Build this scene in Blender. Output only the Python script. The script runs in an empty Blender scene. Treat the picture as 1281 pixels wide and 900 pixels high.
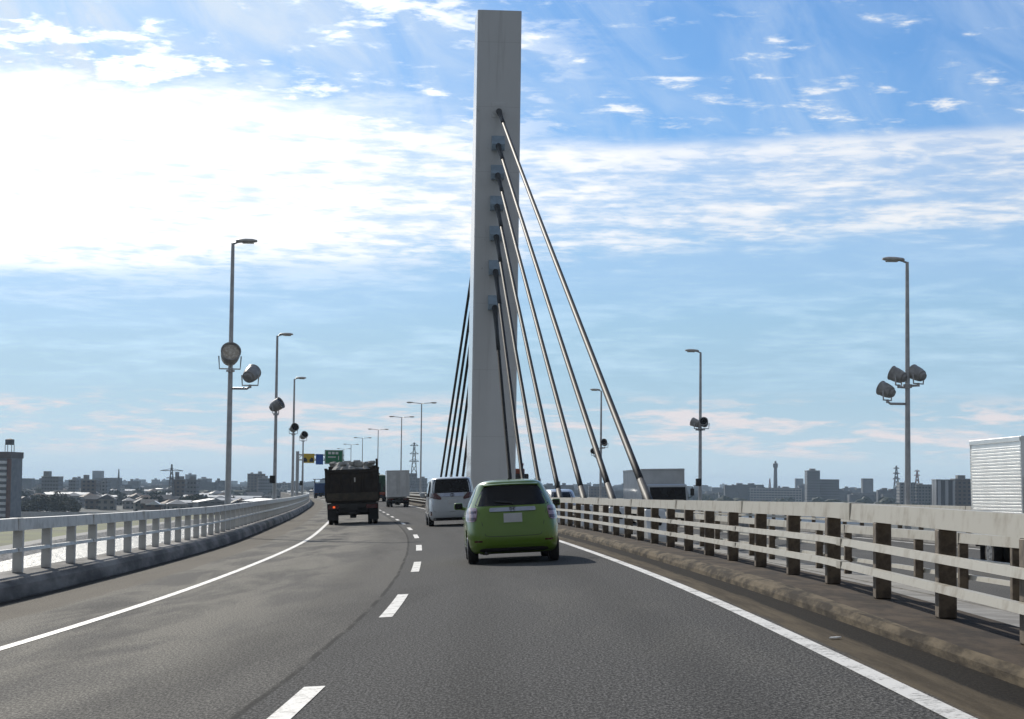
import bpy, bmesh, math, random
from mathutils import Vector, Matrix
R = math.radians
rnd = random.Random(7)
scene = bpy.context.scene
col = scene.collection
ZC = 17.2            # eye height of the camera above the river plain
FPX = 2400.0         # focal length in pixels of the 1281 px wide photograph

# ------------------------------------------------------------------ camera
PITCH = math.atan((606 - 450) / FPX)
ROLL = R(0.6)
fw = Vector((0, math.cos(PITCH), math.sin(PITCH)))
up0 = Vector((0, -math.sin(PITCH), math.cos(PITCH)))
rt0 = Vector((1, 0, 0))
rt = rt0 * math.cos(ROLL) + up0 * math.sin(ROLL)
up = up0 * math.cos(ROLL) - rt0 * math.sin(ROLL)
cd = bpy.data.cameras.new('camera')
cam = bpy.data.objects.new('camera', cd)
col.objects.link(cam)
cd.sensor_width = 36.0
cd.lens = 36.0 * FPX / 1281.0
cd.clip_start = 0.2
cd.clip_end = 30000
cam.matrix_world = Matrix(((rt.x, up.x, -fw.x, 0), (rt.y, up.y, -fw.y, 0), (rt.z, up.z, -fw.z, ZC), (0, 0, 0, 1)))
scene.camera = cam

# ------------------------------------------------------------------ node helper
class S:
    """a socket with arithmetic"""
    nt = None
    def __init__(s, k): s.k = k
    @staticmethod
    def m(op, *a, clamp=False):
        n = S.nt.nodes.new('ShaderNodeMath'); n.operation = op; n.use_clamp = clamp
        for i, v in enumerate(a):
            if isinstance(v, S): S.nt.links.new(v.k, n.inputs[i])
            else: n.inputs[i].default_value = v
        return S(n.outputs[0])
    def __add__(a, b): return S.m('ADD', a, b)
    __radd__ = __add__
    def __sub__(a, b): return S.m('SUBTRACT', a, b)
    def __rsub__(a, b): return S.m('SUBTRACT', b, a)
    def __mul__(a, b): return S.m('MULTIPLY', a, b)
    __rmul__ = __mul__
    def __truediv__(a, b): return S.m('DIVIDE', a, b)
    def clamp(a): return S.m('ADD', a, 0.0, clamp=True)
def sstep(x, a, b):
    n = S.nt.nodes.new('ShaderNodeMapRange'); n.interpolation_type = 'SMOOTHSTEP'
    S.nt.links.new(x.k, n.inputs[0])
    for i, v in ((1, a), (2, b)):
        if isinstance(v, S): S.nt.links.new(v.k, n.inputs[i])
        else: n.inputs[i].default_value = v
    n.inputs[3].default_value = 0; n.inputs[4].default_value = 1
    return S(n.outputs[0])
def vec(x, y, z):
    n = S.nt.nodes.new('ShaderNodeCombineXYZ')
    for i, v in enumerate((x, y, z)):
        if isinstance(v, S): S.nt.links.new(v.k, n.inputs[i])
        else: n.inputs[i].default_value = v
    return S(n.outputs[0])
def noise(v, scale, detail=4, rough=.55, dist=0.0):
    n = S.nt.nodes.new('ShaderNodeTexNoise'); n.inputs['Scale'].default_value = scale
    n.inputs['Detail'].default_value = detail; n.inputs['Roughness'].default_value = rough
    n.inputs['Distortion'].default_value = dist
    if v is not None: S.nt.links.new(v.k, n.inputs['Vector'])
    return S(n.outputs['Fac'])
def rgb(c):
    n = S.nt.nodes.new('ShaderNodeRGB'); n.outputs[0].default_value = (c[0], c[1], c[2], 1); return S(n.outputs[0])
def mix(f, a, b, mode='MIX'):
    n = S.nt.nodes.new('ShaderNodeMix'); n.data_type = 'RGBA'; n.blend_type = mode
    if isinstance(f, S): S.nt.links.new(f.k, n.inputs[0])
    else: n.inputs[0].default_value = f
    for i, v in ((6, a), (7, b)):
        if isinstance(v, S): S.nt.links.new(v.k, n.inputs[i])
        else: n.inputs[i].default_value = (v[0], v[1], v[2], 1)
    return S(n.outputs[2])
def scl(c, f):
    n = S.nt.nodes.new('ShaderNodeVectorMath'); n.operation = 'SCALE'
    S.nt.links.new(c.k, n.inputs[0])
    if isinstance(f, S): S.nt.links.new(f.k, n.inputs['Scale'])
    else: n.inputs['Scale'].default_value = f
    return S(n.outputs[0])

# ------------------------------------------------------------------ sky and sun
SUN_EL, SUN_AZ = 30.0, -23.0        # azimuth measured from +Y towards +X
SKY = 0.10
sunv = Vector((math.sin(R(SUN_AZ)) * math.cos(R(SUN_EL)), math.cos(R(SUN_AZ)) * math.cos(R(SUN_EL)), math.sin(R(SUN_EL))))
world = bpy.data.worlds.new('World'); scene.world = world
world.use_nodes = True
nt = world.node_tree; S.nt = nt
bg = nt.nodes['Background']; bg.inputs[1].default_value = SKY
sky = nt.nodes.new('ShaderNodeTexSky'); sky.sky_type = 'NISHITA'; sky.sun_disc = False
sky.sun_elevation = R(SUN_EL); sky.sun_rotation = R(SUN_AZ)
sky.altitude = 0; sky.air_density = 1.0; sky.dust_density = 0.6; sky.ozone_density = 2.5
tc = nt.nodes.new('ShaderNodeTexCoord')
sp = nt.nodes.new('ShaderNodeSeparateXYZ'); nt.links.new(tc.outputs['Generated'], sp.inputs[0])
dx, dy, dz = S(sp.outputs[0]), S(sp.outputs[1]), S(sp.outputs[2])
el = S.m('ARCSINE', S.m('MINIMUM', S.m('MAXIMUM', dz, -1.0), 1.0)) * 57.296
az = S.m('ARCTAN2', dx, dy) * 57.296
zz = S.m('MAXIMUM', dz, 0.0) + 0.05
pv = vec(dx / zz, dy / zz, 0.0)                      # a flat cloud deck seen in perspective
av = vec(az * 0.16, el * 1.0, 0.0)                   # long level streaks
dot = dx * sunv.x + dy * sunv.y + dz * sunv.z
glow = S.m('POWER', S.m('MAXIMUM', dot, 0.0), 14.0)  # forward scattering round the sun
left = sstep(az, 5.0, -11.0)
right = sstep(az, 2.0, 14.0)
nb = noise(pv, 2.2, 6, .6, .3)
nf = noise(pv, 11.0, 5, .6, .2)
ns = noise(av, 1.6, 5, .6, .4)
ns2 = noise(av, 5.0, 4, .6, .2)
# clear sky: the Nishita gradient, nudged to the photograph's blue
base = mix(1.0, S(sky.outputs[0]), rgb((.50, .83, 1.20)), 'MULTIPLY')
base = mix(sstep(el, 10.0, 3.0) * .80, base, rgb((5.2, 7.5, 9.5)))
hazy = sstep(el, 3.4, -0.3) * sstep(dy, -.5, .5)
base = mix(hazy * .85, base, rgb((7.4, 9.2, 10.4)))
# thin veil high up, drawn out in rays
rv = noise(vec(az * .34 + el * .30, el * .20 - az * .09, 0.0), .9, 5, .62, 1.1)
veil = sstep(rv, .30, .78) * sstep(el, 5.0, 9.0) * (left * .75 + .55)
base = mix((veil * .62 + left * glow * .95).clamp(), base, rgb((8.6, 10.2, 12.2)))
white = scl(rgb((11.0, 11.2, 11.5)), 1.0 + glow * 1.6)
greyw = scl(rgb((7.6, 8.9, 10.6)), 1.0 + glow * 1.25)
edge = (nb - .5) * 3.0 + (nf - .5) * 1.3
# the broad bank: sharp upper edge on the right, ragged and taller on the left
azc = S.m('MINIMUM', S.m('MAXIMUM', az, -24.0), 24.0)
wob = noise(vec(az * .16, 0.0, 0.0), 1.0, 3, .5) - .5
lowb = 7.0 + azc * .058 + wob * .9
topb = 9.85 + azc * .030 + wob * .3
bank = sstep(el + (ns - .5) * 2.4 + (ns2 - .5) * 1.1 + (nf - .5) * .7, lowb - .7 - left * .8, lowb + .35 + left * .45) * sstep(el + (edge - .25) * (left * 1.45 + .16), topb + .35 + left * 2.0, topb - .20 + left * .9)
tex = sstep(ns * .30 + ns2 * .18 + nf * .37 + nb * .15 + glow * .12, .42, .60)
tex = (tex + left * .30 + left * glow * .25 + sstep(el, topb - .9, topb - .1) * sstep(az, 0.0, 6.0) * .55).clamp()
cb = mix(tex, greyw, white)
thin = sstep(nb * .5 + ns * .5, .60, .40) * .38 * (1.0 - left * .45)
c1 = mix((bank * (.68 + tex * .32 + left * .12 - thin)).clamp(), base, cb)
# broken cloud above the bank, left and middle
brk = sstep(nb * .62 + nf * .38 + sstep(az, -4.0, -1.0) * sstep(az, 3.0, 0.0) * .015, .515, .60) * sstep(el, 9.4, 10.6) * sstep(az, 4.0, -4.0)
c1 = mix(brk * .9, c1, mix(tex, greyw, white))
# small puffs, upper right
np_ = noise(pv, 7.0, 5, .62, .15)
puf = sstep(np_ * .8 + nf * .2 + sstep(el, 12.5, 10.4) * .03, .535, .69) * sstep(el, 9.9, 10.7)
c1 = mix(puf * .92, c1, mix(sstep(puf, .3, .9), greyw, white))
# blue-grey layer under the bank
lay = sstep(ns * .7 + ns2 * .3, .42, .68) * sstep(el, 2.2, 3.6) * sstep(el, lowb + .2, lowb - .6)
c1 = mix(lay * .50, c1, scl(rgb((7.8, 10.4, 12.6)), 1.0 + glow * .9))
shade = sstep(el, lowb + .1, lowb - .35) * sstep(el, lowb - 2.8, lowb - .8)
c1 = mix(shade * .45, c1, scl(rgb((4.9, 7.3, 10.4)), 1.0 + glow * .9))
# salmon streaks low over the town
pk = sstep(ns * .65 + ns2 * .35, .455, .60) * sstep(el, .6, 1.2) * sstep(el, 2.9, 2.1)
c1 = mix(pk * .80, c1, rgb((11.0, 9.9, 9.9)))
# calmer, darker sky away from the sun
c1 = mix(sstep(dy, .30, -.25) * .9, c1, mix(nb, (2.4, 2.7, 3.1), (3.7, 4.0, 4.4)))
nt.links.new(c1.k, bg.inputs[0])

sl = bpy.data.lights.new('sun', 'SUN'); sl.energy = 4.9; sl.angle = R(.55); sl.color = (1.0, .94, .84)
so = bpy.data.objects.new('sun', sl); col.objects.link(so)
so.location = (-60, 120, 120)
so.rotation_euler = (-sunv).to_track_quat('-Z', 'Y').to_euler()
vs = scene.view_settings
scene.display_settings.display_device = 'sRGB'
vs.view_transform = 'Standard'; vs.look = 'None'; vs.gamma = 1.0; vs.use_curve_mapping = False
vs.exposure = -0.32

# ------------------------------------------------------------------ materials
MATS = {}
def pm(name, c1, c2=None, scale=2.0, rough=.6, metal=0.0, bump=0.0, bscale=30.0, spec=.5, coat=0.0, lo=.35, hi=.65, detail=5, stretch=(1, 1, 1)):
    if name in MATS: return MATS[name]
    m = bpy.data.materials.new(name); m.use_nodes = True; MATS[name] = m
    t = m.node_tree; S.nt = t
    b = t.nodes['Principled BSDF']
    b.inputs['Roughness'].default_value = rough; b.inputs['Metallic'].default_value = metal
    b.inputs['Specular IOR Level'].default_value = spec; b.inputs['Coat Weight'].default_value = coat
    b.inputs['Coat Roughness'].default_value = .05
    c = t.nodes.new('ShaderNodeTexCoord')
    mp = t.nodes.new('ShaderNodeMapping'); mp.inputs['Scale'].default_value = stretch
    t.links.new(c.outputs['Object'], mp.inputs[0]); v = S(mp.outputs[0])
    if c2 is None: c2 = tuple(x * .85 for x in c1)
    f = sstep(noise(v, scale, detail, .6), lo, hi)
    k = mix(f, c1, c2)
    t.links.new(k.k, b.inputs['Base Color'])
    if bump:
        bn = t.nodes.new('ShaderNodeBump'); bn.inputs['Strength'].default_value = bump; bn.inputs['Distance'].default_value = .01
        t.links.new(noise(v, bscale, 4, .6).k, bn.inputs['Height']); t.links.new(bn.outputs[0], b.inputs['Normal'])
    return m
def emit(name, c, s):
    m = bpy.data.materials.new(name); m.use_nodes = True; b = m.node_tree.nodes['Principled BSDF']
    b.inputs['Base Color'].default_value = (*c, 1); b.inputs['Emission Color'].default_value = (*c, 1); b.inputs['Emission Strength'].default_value = s
    return m

def asphalt(name, opp=False):
    m = bpy.data.materials.new(name); m.use_nodes = True
    t = m.node_tree; S.nt = t; b = t.nodes['Principled BSDF']
    uvn = t.nodes.new('ShaderNodeUVMap'); uvn.uv_map = 'road'
    s2 = t.nodes.new('ShaderNodeSeparateXYZ'); t.links.new(uvn.outputs[0], s2.inputs[0])
    u, v = S(s2.outputs[0]), S(s2.outputs[1]); uv = S(uvn.outputs[0])
    sp1 = noise(vec(u * 62.0, v * 19.0, 0.0), 1.0, 3, .8); sp2 = noise(uv, 24, 3, .65); big = noise(vec(u * .9, v * .16, 0.0), 1.0, 5, .6, .4)
    agg = sstep(sp1 * .75 + sp2 * .25, .43, .63)
    if opp:
        c = mix(agg, (.070, .069, .068), (.16, .157, .15))
        c = mix(sstep(big, .35, .7) * .4, c, (.15, .147, .138))
    else:
        dark = mix(agg, (.026, .026, .027), (.185, .181, .175))
        lite = mix(agg, (.052, .050, .048), (.260, .247, .223))
        w = noise(vec(u * 1.5, v * .5, 0.0), 1.0, 4, .6)
        seam = -.27 + (w - .5) * .06
        c = mix(sstep(u - seam, .02, -.02), dark, lite)
        wear = noise(vec(u * .55, v * .07, 3.0), 1.0, 5, .6, .5)
        c = mix(sstep(wear, .50, .66) * .40, c, mix(agg, (.016, .016, .016), (.10, .098, .095)))
        c = mix(sstep(wear, .46, .32) * .30, c, mix(agg, (.06, .058, .052), (.26, .25, .225)))
        # polished wheel tracks and oil stripe along each lane
        ul = S.m('ABSOLUTE', S.m('ABSOLUTE', S.m('SUBTRACT', S.m('ABSOLUTE', u + 0.0), 1.75)) - .75)
        trk = sstep(ul, .42, .05) * (.4 + big)
        c = mix(trk * .30, c, mix(agg, (.016, .016, .016), (.095, .093, .089)))
        # pale dusty patches on the slow side, lightened to paint in backlit sheen
        c = mix(sstep(u, -.4, -2.2) * sstep(big, .38, .58) * .75, c, mix(agg, (.14, .131, .112), (.43, .40, .34)))
        # beige gutter strip, left
        g = noise(vec(u * 6.0, v * .35, 0.0), 1.2, 5, .65)
        lsh = sstep(u + (g - .5) * .5, -4.55, -4.75)
        c = mix(lsh * .8, c, mix(agg, (.12, .105, .085), (.23, .205, .165)))
        c = mix(sstep(u + (g - .5) * .25, -5.60, -5.72) * .9, c, (.020, .019, .018))  # dark strip paints in the shadow along the left kerb's foot
        # dirt band and wet black channel, right
        d = sstep(u + (g - .5) * .22, 3.52, 3.60)
        c = mix(d * .92, c, mix(sstep(g, .35, .65), (.060, .046, .029), (.115, .090, .058)))
        blk = sstep(u + (g - .5) * .30, 3.80, 3.86)
        c = mix(blk * .94, c, mix(agg, (.006, .005, .004), (.022, .018, .014)))
        # tar joint
        cr = sstep(S.m('ABSOLUTE', u - seam), .040, .012) * sstep(noise(vec(u * 3.0, v * .8, 0.0), 1.0, 4, .7), .30, .52)
        c = mix(cr * .8, c, (.014, .014, .014))
    t.links.new(c.k, b.inputs['Base Color'])
    b.inputs['Roughness'].default_value = .85; b.inputs['Specular IOR Level'].default_value = .045
    bn = t.nodes.new('ShaderNodeBump'); bn.inputs['Strength'].default_value = .8; bn.inputs['Distance'].default_value = .005
    t.links.new((sp1 * .7 + sp2 * .5).k, bn.inputs['Height']); t.links.new(bn.outputs[0], b.inputs['Normal'])
    return m
def paint_mat():
    m = bpy.data.materials.new('road_paint'); m.use_nodes = True
    t = m.node_tree; S.nt = t; b = t.nodes['Principled BSDF']
    uvn = t.nodes.new('ShaderNodeUVMap'); uvn.uv_map = 'road'; uv = S(uvn.outputs[0])
    n1 = noise(uv, 26, 5, .7); n2 = noise(uv, 2.4, 5, .65)
    f = sstep(n1 * .5 + n2 * .5, .49, .60)
    c = mix(f, (.70, .68, .64), (.22, .205, .18))
    t.links.new(c.k, b.inputs['Base Color']); b.inputs['Roughness'].default_value = .6
    bn = t.nodes.new('ShaderNodeBump'); bn.inputs['Strength'].default_value = .4; bn.inputs['Distance'].default_value = .004
    t.links.new(noise(uv, 60, 3).k, bn.inputs['Height']); t.links.new(bn.outputs[0], b.inputs['Normal'])
    return m
M_ROAD = asphalt('asphalt'); M_OPP = asphalt('asphalt_far', True); M_LINE = paint_mat()
M_CONC = pm('concrete', (.30, .29, .27), (.19, .18, .165), 1.3, .85, bump=.4, bscale=25)
M_KERB = pm('kerb_concrete', (.155, .122, .080), (.028, .021, .014), 5.5, .95, bump=.8, bscale=24, lo=.36, hi=.62, detail=9, spec=.15, stretch=(1, .22, 1))
M_KERBTOP = pm('kerb_top_dirt', (.085, .062, .043), (.032, .024, .018), 4.0, .95, bump=.7, bscale=30, detail=9, spec=.15, stretch=(1, .35, 1))
M_LKERB = pm('kerb_concrete_grey', (.32, .305, .285), (.11, .105, .10), 1.6, .9, bump=.35, bscale=14, detail=9, spec=.2, stretch=(1, .22, 1))
M_RAIL = pm('rail_cream_paint', (.50, .475, .41), (.30, .255, .19), 3.6, .5, bump=.08, bscale=20, lo=.46, hi=.80, detail=8, spec=.35)
M_POST = pm('post_brown_rust', (.17, .13, .088), (.060, .042, .028), 6.0, .65, bump=.2, bscale=40)
M_LRAIL = pm('rail_grey_paint', (.64, .64, .62), (.36, .35, .335), 3.0, .42, bump=.1, bscale=20, lo=.42, hi=.75, detail=8)
def pylon_mat():
    m = bpy.data.materials.new('pylon_paint'); m.use_nodes = True; t = m.node_tree; S.nt = t; b = t.nodes['Principled BSDF']
    c = t.nodes.new('ShaderNodeTexCoord'); v = S(c.outputs['Object']); q = t.nodes.new('ShaderNodeSeparateXYZ'); t.links.new(v.k, q.inputs[0])
    x, y, z = (S(q.outputs[k]) for k in range(3))
    k = mix(noise(v, .35, 6, .6), (.70, .71, .71), (.58, .59, .59))
    run = sstep(noise(vec(x * 2.2, y * 2.2, z * .10), 1.0, 5, .65), .52, .74)
    k = mix(run * .35, k, (.30, .295, .28))
    spots = sstep(noise(v, 1.6, 6, .75), .60, .70) * sstep(noise(v, .22, 2), .45, .6)
    k = mix(spots * .5, k, (.26, .255, .25))
    jn = S.m('ABSOLUTE', S.m('FRACT', z / 4.1 + .3) - .5)
    k = mix(sstep(jn, .0085, .004) * .16, k, (.22, .22, .215))
    t.links.new(k.k, b.inputs['Base Color']); b.inputs['Roughness'].default_value = .38; b.inputs['Coat Weight'].default_value = .6; b.inputs['Coat Roughness'].default_value = .12
    return m
M_PYL = pylon_mat()
M_ANCH = pm('anchor_blue', (.33, .43, .52), (.26, .34, .42), 3, .4)  # even blue tone over the cable anchor boxes
M_CABLE = pm('cable_sheath', (.034, .030, .026), (.020, .018, .016), 6, .55, spec=.10)
M_BLACK = pm('black_rubber', (.012, .012, .013), (.02, .02, .02), 8, .6)
M_TYRE = pm('tyre_rubber', (.014, .014, .014), (.026, .025, .024), 10, .8)
M_GALV = pm('galvanised_steel', (.56, .57, .58), (.45, .46, .47), 4, .38, metal=.15)
M_LAMPH = pm('lamp_housing', (.60, .58, .54), (.46, .44, .41), 5, .4)
M_FLOOD = pm('floodlight_grey', (.40, .395, .385), (.27, .265, .26), 6, .4)
M_GLASS = pm('dark_glass', (.006, .006, .007), (.008, .008, .009), 2, .05, spec=.28)
M_LENS = pm('lamp_lens', (.55, .52, .45), (.45, .42, .36), 6, .15)
M_LENSB = pm('silver_reflector', (.66, .62, .55), (.42, .36, .28), 14, .35, metal=.4)
M_CHROME = pm('chrome', (.40, .44, .52), (.34, .37, .45), 4, .10, metal=1.0)
M_GREEN = pm('green_car_paint', (.118, .215, .016), (.114, .208, .015), 2, .30, metal=.1, coat=.7)
M_WHITE = pm('white_car_paint', (.47, .505, .53), (.44, .475, .50), 2, .3, coat=.8)
M_SILVER = pm('silver_car_paint', (.5, .52, .54), (.46, .48, .5), 2, .3, metal=.5, coat=.6)
M_PLATE = pm('number_plate', (.58, .60, .62), (.54, .56, .58), 9, .4)
M_TAILR = pm('tail_lamp_red', (.075, .005, .007), (.055, .004, .006), 6, .12, coat=.5)
M_TAILC = pm('tail_lamp_clear', (.42, .34, .40), (.30, .16, .20), 14, .15, coat=.5)
M_DARK = pm('dark_plastic', (.025, .025, .025), (.035, .034, .033), 6, .6)
M_RIM = pm('alloy_rim', (.45, .46, .47), (.36, .37, .38), 6, .3, metal=.8)
M_WBOX = pm('white_box_panel', (.62, .64, .65), (.52, .54, .55), 1.6, .32, coat=.3)
M_ALU = pm('aluminium_panel', (.90, .90, .88), (.82, .82, .80), 2.2, .30, metal=.8)
M_RUST = pm('dump_bed_brown', (.030, .020, .014), (.014, .010, .008), 3.5, .7, bump=.3, bscale=14)
M_RUST2 = pm('dump_tailgate_band', (.065, .052, .035), (.038, .03, .022), 4, .7, bump=.3, bscale=14)
M_RUBBLE = pm('rubble_load', (.38, .38, .36), (.22, .22, .21), 3.5, .9, bump=.6, bscale=12)
M_TARP = pm('green_tarp', (.030, .085, .045), (.018, .05, .03), 3, .7, bump=.3, bscale=6)
M_BLUE = pm('blue_truck_paint', (.025, .075, .22), (.02, .055, .16), 3, .4)
M_ORANGE = pm('orange_machine_paint', (.33, .075, .03), (.20, .05, .025), 4, .5)
M_SGRN = pm('sign_green', (.006, .19, .065), (.006, .17, .06), 3, .5)
M_SBLU = pm('sign_blue', (.02, .12, .50), (.02, .11, .45), 3, .5)
M_SYEL = pm('sign_yellow', (.75, .52, .02), (.70, .48, .02), 3, .5)
M_SWHT = pm('sign_white', (.75, .76, .76), (.7, .71, .71), 3, .5)

# ------------------------------------------------------------------ mesh helpers
class MB:
    def __init__(s): s.bm = bmesh.new()
    def box(s, c, d, bev=0.0, mt=None, seg=1):
        m = Matrix.Translation(c) @ Matrix.Diagonal((d[0], d[1], d[2], 1))
        if mt is not None: m = mt @ m
        r = bmesh.ops.create_cube(s.bm, size=1.0, matrix=m)
        if bev:
            es = list({e for v in r['verts'] for e in v.link_edges})
            bmesh.ops.bevel(s.bm, geom=es, offset=bev, segments=seg, affect='EDGES', profile=.6)
        return s
    def tube(s, pts, rad, seg=10, cap=True):
        pts = [Vector(p) for p in pts]; n = len(pts)
        if not isinstance(rad, (list, tuple)): rad = [rad] * n
        rings = []; ref = None
        for i, p in enumerate(pts):
            d = (pts[min(i + 1, n - 1)] - pts[max(i - 1, 0)]).normalized()
            if ref is None: ref = Vector((0, 0, 1)) if abs(d.z) < .9 else Vector((1, 0, 0))
            a = d.cross(ref).normalized(); b = a.cross(d)
            ref = b
            rings.append([s.bm.verts.new(p + (a * math.cos(6.28318 * k / seg) + b * math.sin(6.28318 * k / seg)) * rad[i]) for k in range(seg)])
        for i in range(n - 1):
            for k in range(seg):
                s.bm.faces.new((rings[i][k], rings[i][(k + 1) % seg], rings[i + 1][(k + 1) % seg], rings[i + 1][k]))
        if cap:
            s.bm.faces.new(rings[0]); s.bm.faces.new(rings[-1][::-1])
        return s
    def lathe(s, q, prof, seg=20):
        """profile (t, r) spun round the local Y axis of matrix q"""
        rings = [[s.bm.verts.new(q @ Vector((r * math.cos(6.28318 * k / seg), t, r * math.sin(6.28318 * k / seg)))) for k in range(seg)] for t, r in prof]
        for i in range(len(rings) - 1):
            for k in range(seg): s.bm.faces.new((rings[i][k], rings[i][(k + 1) % seg], rings[i + 1][(k + 1) % seg], rings[i + 1][k]))
        s.bm.faces.new(rings[0]); s.bm.faces.new(rings[-1][::-1])
        return s
    def prism(s, poly, axis, a, b, mt=None):
        """poly in the two other axes, extruded along axis from a to b"""
        def P(q, t):
            v = [0, 0, 0]; o = [i for i in range(3) if i != axis]
            v[o[0]], v[o[1]] = q; v[axis] = t
            v = Vector(v); return mt @ v if mt is not None else v
        A = [s.bm.verts.new(P(q, a)) for q in poly]; B = [s.bm.verts.new(P(q, b)) for q in poly]
        n = len(poly)
        for i in range(n): s.bm.faces.new((A[i], A[(i + 1) % n], B[(i + 1) % n], B[i]))
        s.bm.faces.new(A[::-1]); s.bm.faces.new(B)
        return s
    def quad(s, a, b, c, d):
        s.bm.faces.new([s.bm.verts.new(p) for p in (a, b, c, d)]); return s
    def build(s, name, mat, parent=None, smooth=False, angle=None):
        bmesh.ops.recalc_face_normals(s.bm, faces=s.bm.faces[:])
        me = bpy.data.meshes.new(name); s.bm.to_mesh(me); s.bm.free()
        if smooth:
            for p in me.polygons: p.use_smooth = True
            if angle is not None: me.set_sharp_from_angle(angle=R(angle))
        o = bpy.data.objects.new(name, me); me.materials.append(mat); col.objects.link(o)
        if parent is not None: o.parent = parent
        return o
def tag(o, label=None, cat=None, group=None, kind=None):
    if label: o['label'] = label
    if cat: o['category'] = cat
    if group: o['group'] = group
    if kind: o['kind'] = kind
    return o
def empty(name, label, cat, loc=(0, 0, 0), group=None, mt=None):
    o = bpy.data.objects.new(name, None); col.objects.link(o); o.empty_display_size = .3
    if mt is not None: o.matrix_world = mt
    else: o.location = loc
    return tag(o, label, cat, group)
def children(o): return [c for c in list(col.objects) if c.parent == o]
def copy_tree(o, parent=None, swap=None):
    c = o.copy(); col.objects.link(c)
    if parent is not None: c.parent = parent
    if swap and c.data and c.data.materials and c.data.materials[0] in swap:
        c.data = c.data.copy(); c.data.materials[0] = swap[o.data.materials[0]]
    for ch in children(o): copy_tree(ch, c, swap)
    return c

# ------------------------------------------------------------------ the road's line in space
KY = [0, 20, 40, 60, 80, 110, 150, 200, 265, 321, 374, 430, 475, 600, 760]
KX = [-1.3866, -1.2897, -1.9001, -2.9372, -4.361, -6.7616, -10.2298, -14.7646, -21.6, -28.7, -35.4, -42.3, -47.7, -63.5, -85.]
KE = [-1.205, -1.4000, -1.5388, -1.6463, -1.7454, -1.9249, -2.0949, -2.2584, -2.45, -2.65, -2.86, -3.05, -3.2, -3.6, -4.1]
def _m(k, v):
    n = len(k); h = [k[i + 1] - k[i] for i in range(n - 1)]
    a = [0] * n; b = [1] * n; c = [0] * n; d = [0] * n
    for i in range(1, n - 1):
        a[i] = h[i - 1]; b[i] = 2 * (h[i - 1] + h[i]); c[i] = h[i]; d[i] = 6 * ((v[i + 1] - v[i]) / h[i] - (v[i] - v[i - 1]) / h[i - 1])
    for i in range(1, n):
        w = a[i] / b[i - 1]; b[i] -= w * c[i - 1]; d[i] -= w * d[i - 1]
    m = [0] * n; m[-1] = d[-1] / b[-1]
    for i in range(n - 2, -1, -1): m[i] = (d[i] - c[i] * m[i + 1]) / b[i]
    return m
MX, ME = _m(KY, KX), _m(KY, KE)
def cub(v, m, y):
    if y < 0: return v[0] + y * (v[1] - v[0]) / 20.0 * 1.3
    i = 0
    while i < len(KY) - 2 and y > KY[i + 1]: i += 1
    h = KY[i + 1] - KY[i]; t = y - KY[i]
    return v[i] + t * ((v[i + 1] - v[i]) / h - h * (2 * m[i] + m[i + 1]) / 6) + t * t * m[i] / 2 + t ** 3 * (m[i + 1] - m[i]) / (6 * h)
def interp(x, xs, ys):
    if x <= xs[0]: return ys[0]
    for i in range(len(xs) - 1):
        if x <= xs[i + 1]: return ys[i] + (ys[i + 1] - ys[i]) * (x - xs[i]) / (xs[i + 1] - xs[i])
    return ys[-1]
def bank(y): return interp(y, [0, 60, 110, 200], [.0562, .0551, .035, .0275])
def head(y): return (cub(KX, MX, y + .5) - cub(KX, MX, y - .5))
def rp(y, o, h=0.0, banked=True):
    """point at distance y, offset o to the right of the dashed line, height h over the road"""
    s = head(y); n = math.sqrt(1 + s * s)
    z = ZC + cub(KE, ME, y) + h + (bank(y) * max(-5.95, min(o, 4.1)) if banked else 0)
    if o > 4.15: z -= .08 * max(0, min(1.6, (21 - y) / 7.8))
    return Vector((cub(KX, MX, y) + o / n, y - o * s / n, z))
def opz(o): return -.25 + (o - 8.4) * .02           # the opposite carriageway, from the dashed line's level
def op(y, o, h=0.0):
    p = rp(y, o, 0, False); p.z += opz(o) + h; return p
def rmat(y, o, h=0.0, opp=False, flip=False):
    p = op(y, o, h) if opp else rp(y, o, h)
    q = op(y + 1, o, h) if opp else rp(y + 1, o, h)
    r = op(y, o + 1, h) if opp else rp(y, o + .5, h)
    f = (q - p).normalized(); x = (r - p); x = (x - f * x.dot(f)).normalized(); z = x.cross(f)
    if flip: f, x = -f, -x
    return Matrix(((x.x, f.x, z.x, p.x), (x.y, f.y, z.y, p.y), (x.z, f.z, z.z, p.z), (0, 0, 0, 1)))
def stations(y0, y1):
    ys = []; y = y0
    while y < y1:
        ys.append(y); y += 1.0 if y < 60 else (2.0 if y < 200 else 5.0)
    return ys + [y1]
def strip(name, prof, y0, y1, mat, fn=rp, closed=False, parent=None, uvs=True, step=None):
    """a cross-section (list of (offset, height)) swept along the road"""
    bm = bmesh.new(); rows = []; ys = step or stations(y0, y1)
    ul = bm.loops.layers.uv.new('road')
    for y in ys: rows.append([bm.verts.new(fn(y, o, h)) for o, h in prof])
    n = len(prof); K = n if closed else n - 1
    for i in range(len(ys) - 1):
        for k in range(K):
            k2 = (k + 1) % n
            f = bm.faces.new((rows[i][k], rows[i][k2], rows[i + 1][k2], rows[i + 1][k]))
            for l, (yy, kk) in zip(f.loops, ((ys[i], k), (ys[i], k2), (ys[i + 1], k2), (ys[i + 1], k))):
                l[ul].uv = (prof[kk][0] , yy)
    if closed:
        bm.faces.new(rows[0]); bm.faces.new(rows[-1][::-1])
    bmesh.ops.recalc_face_normals(bm, faces=bm.faces[:])
    me = bpy.data.meshes.new(name); bm.to_mesh(me); bm.free(); me.materials.append(mat)
    o = bpy.data.objects.new(name, me); col.objects.link(o)
    if parent is not None:
        o.parent = parent
    else: o['kind'] = 'structure'
    return o
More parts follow.
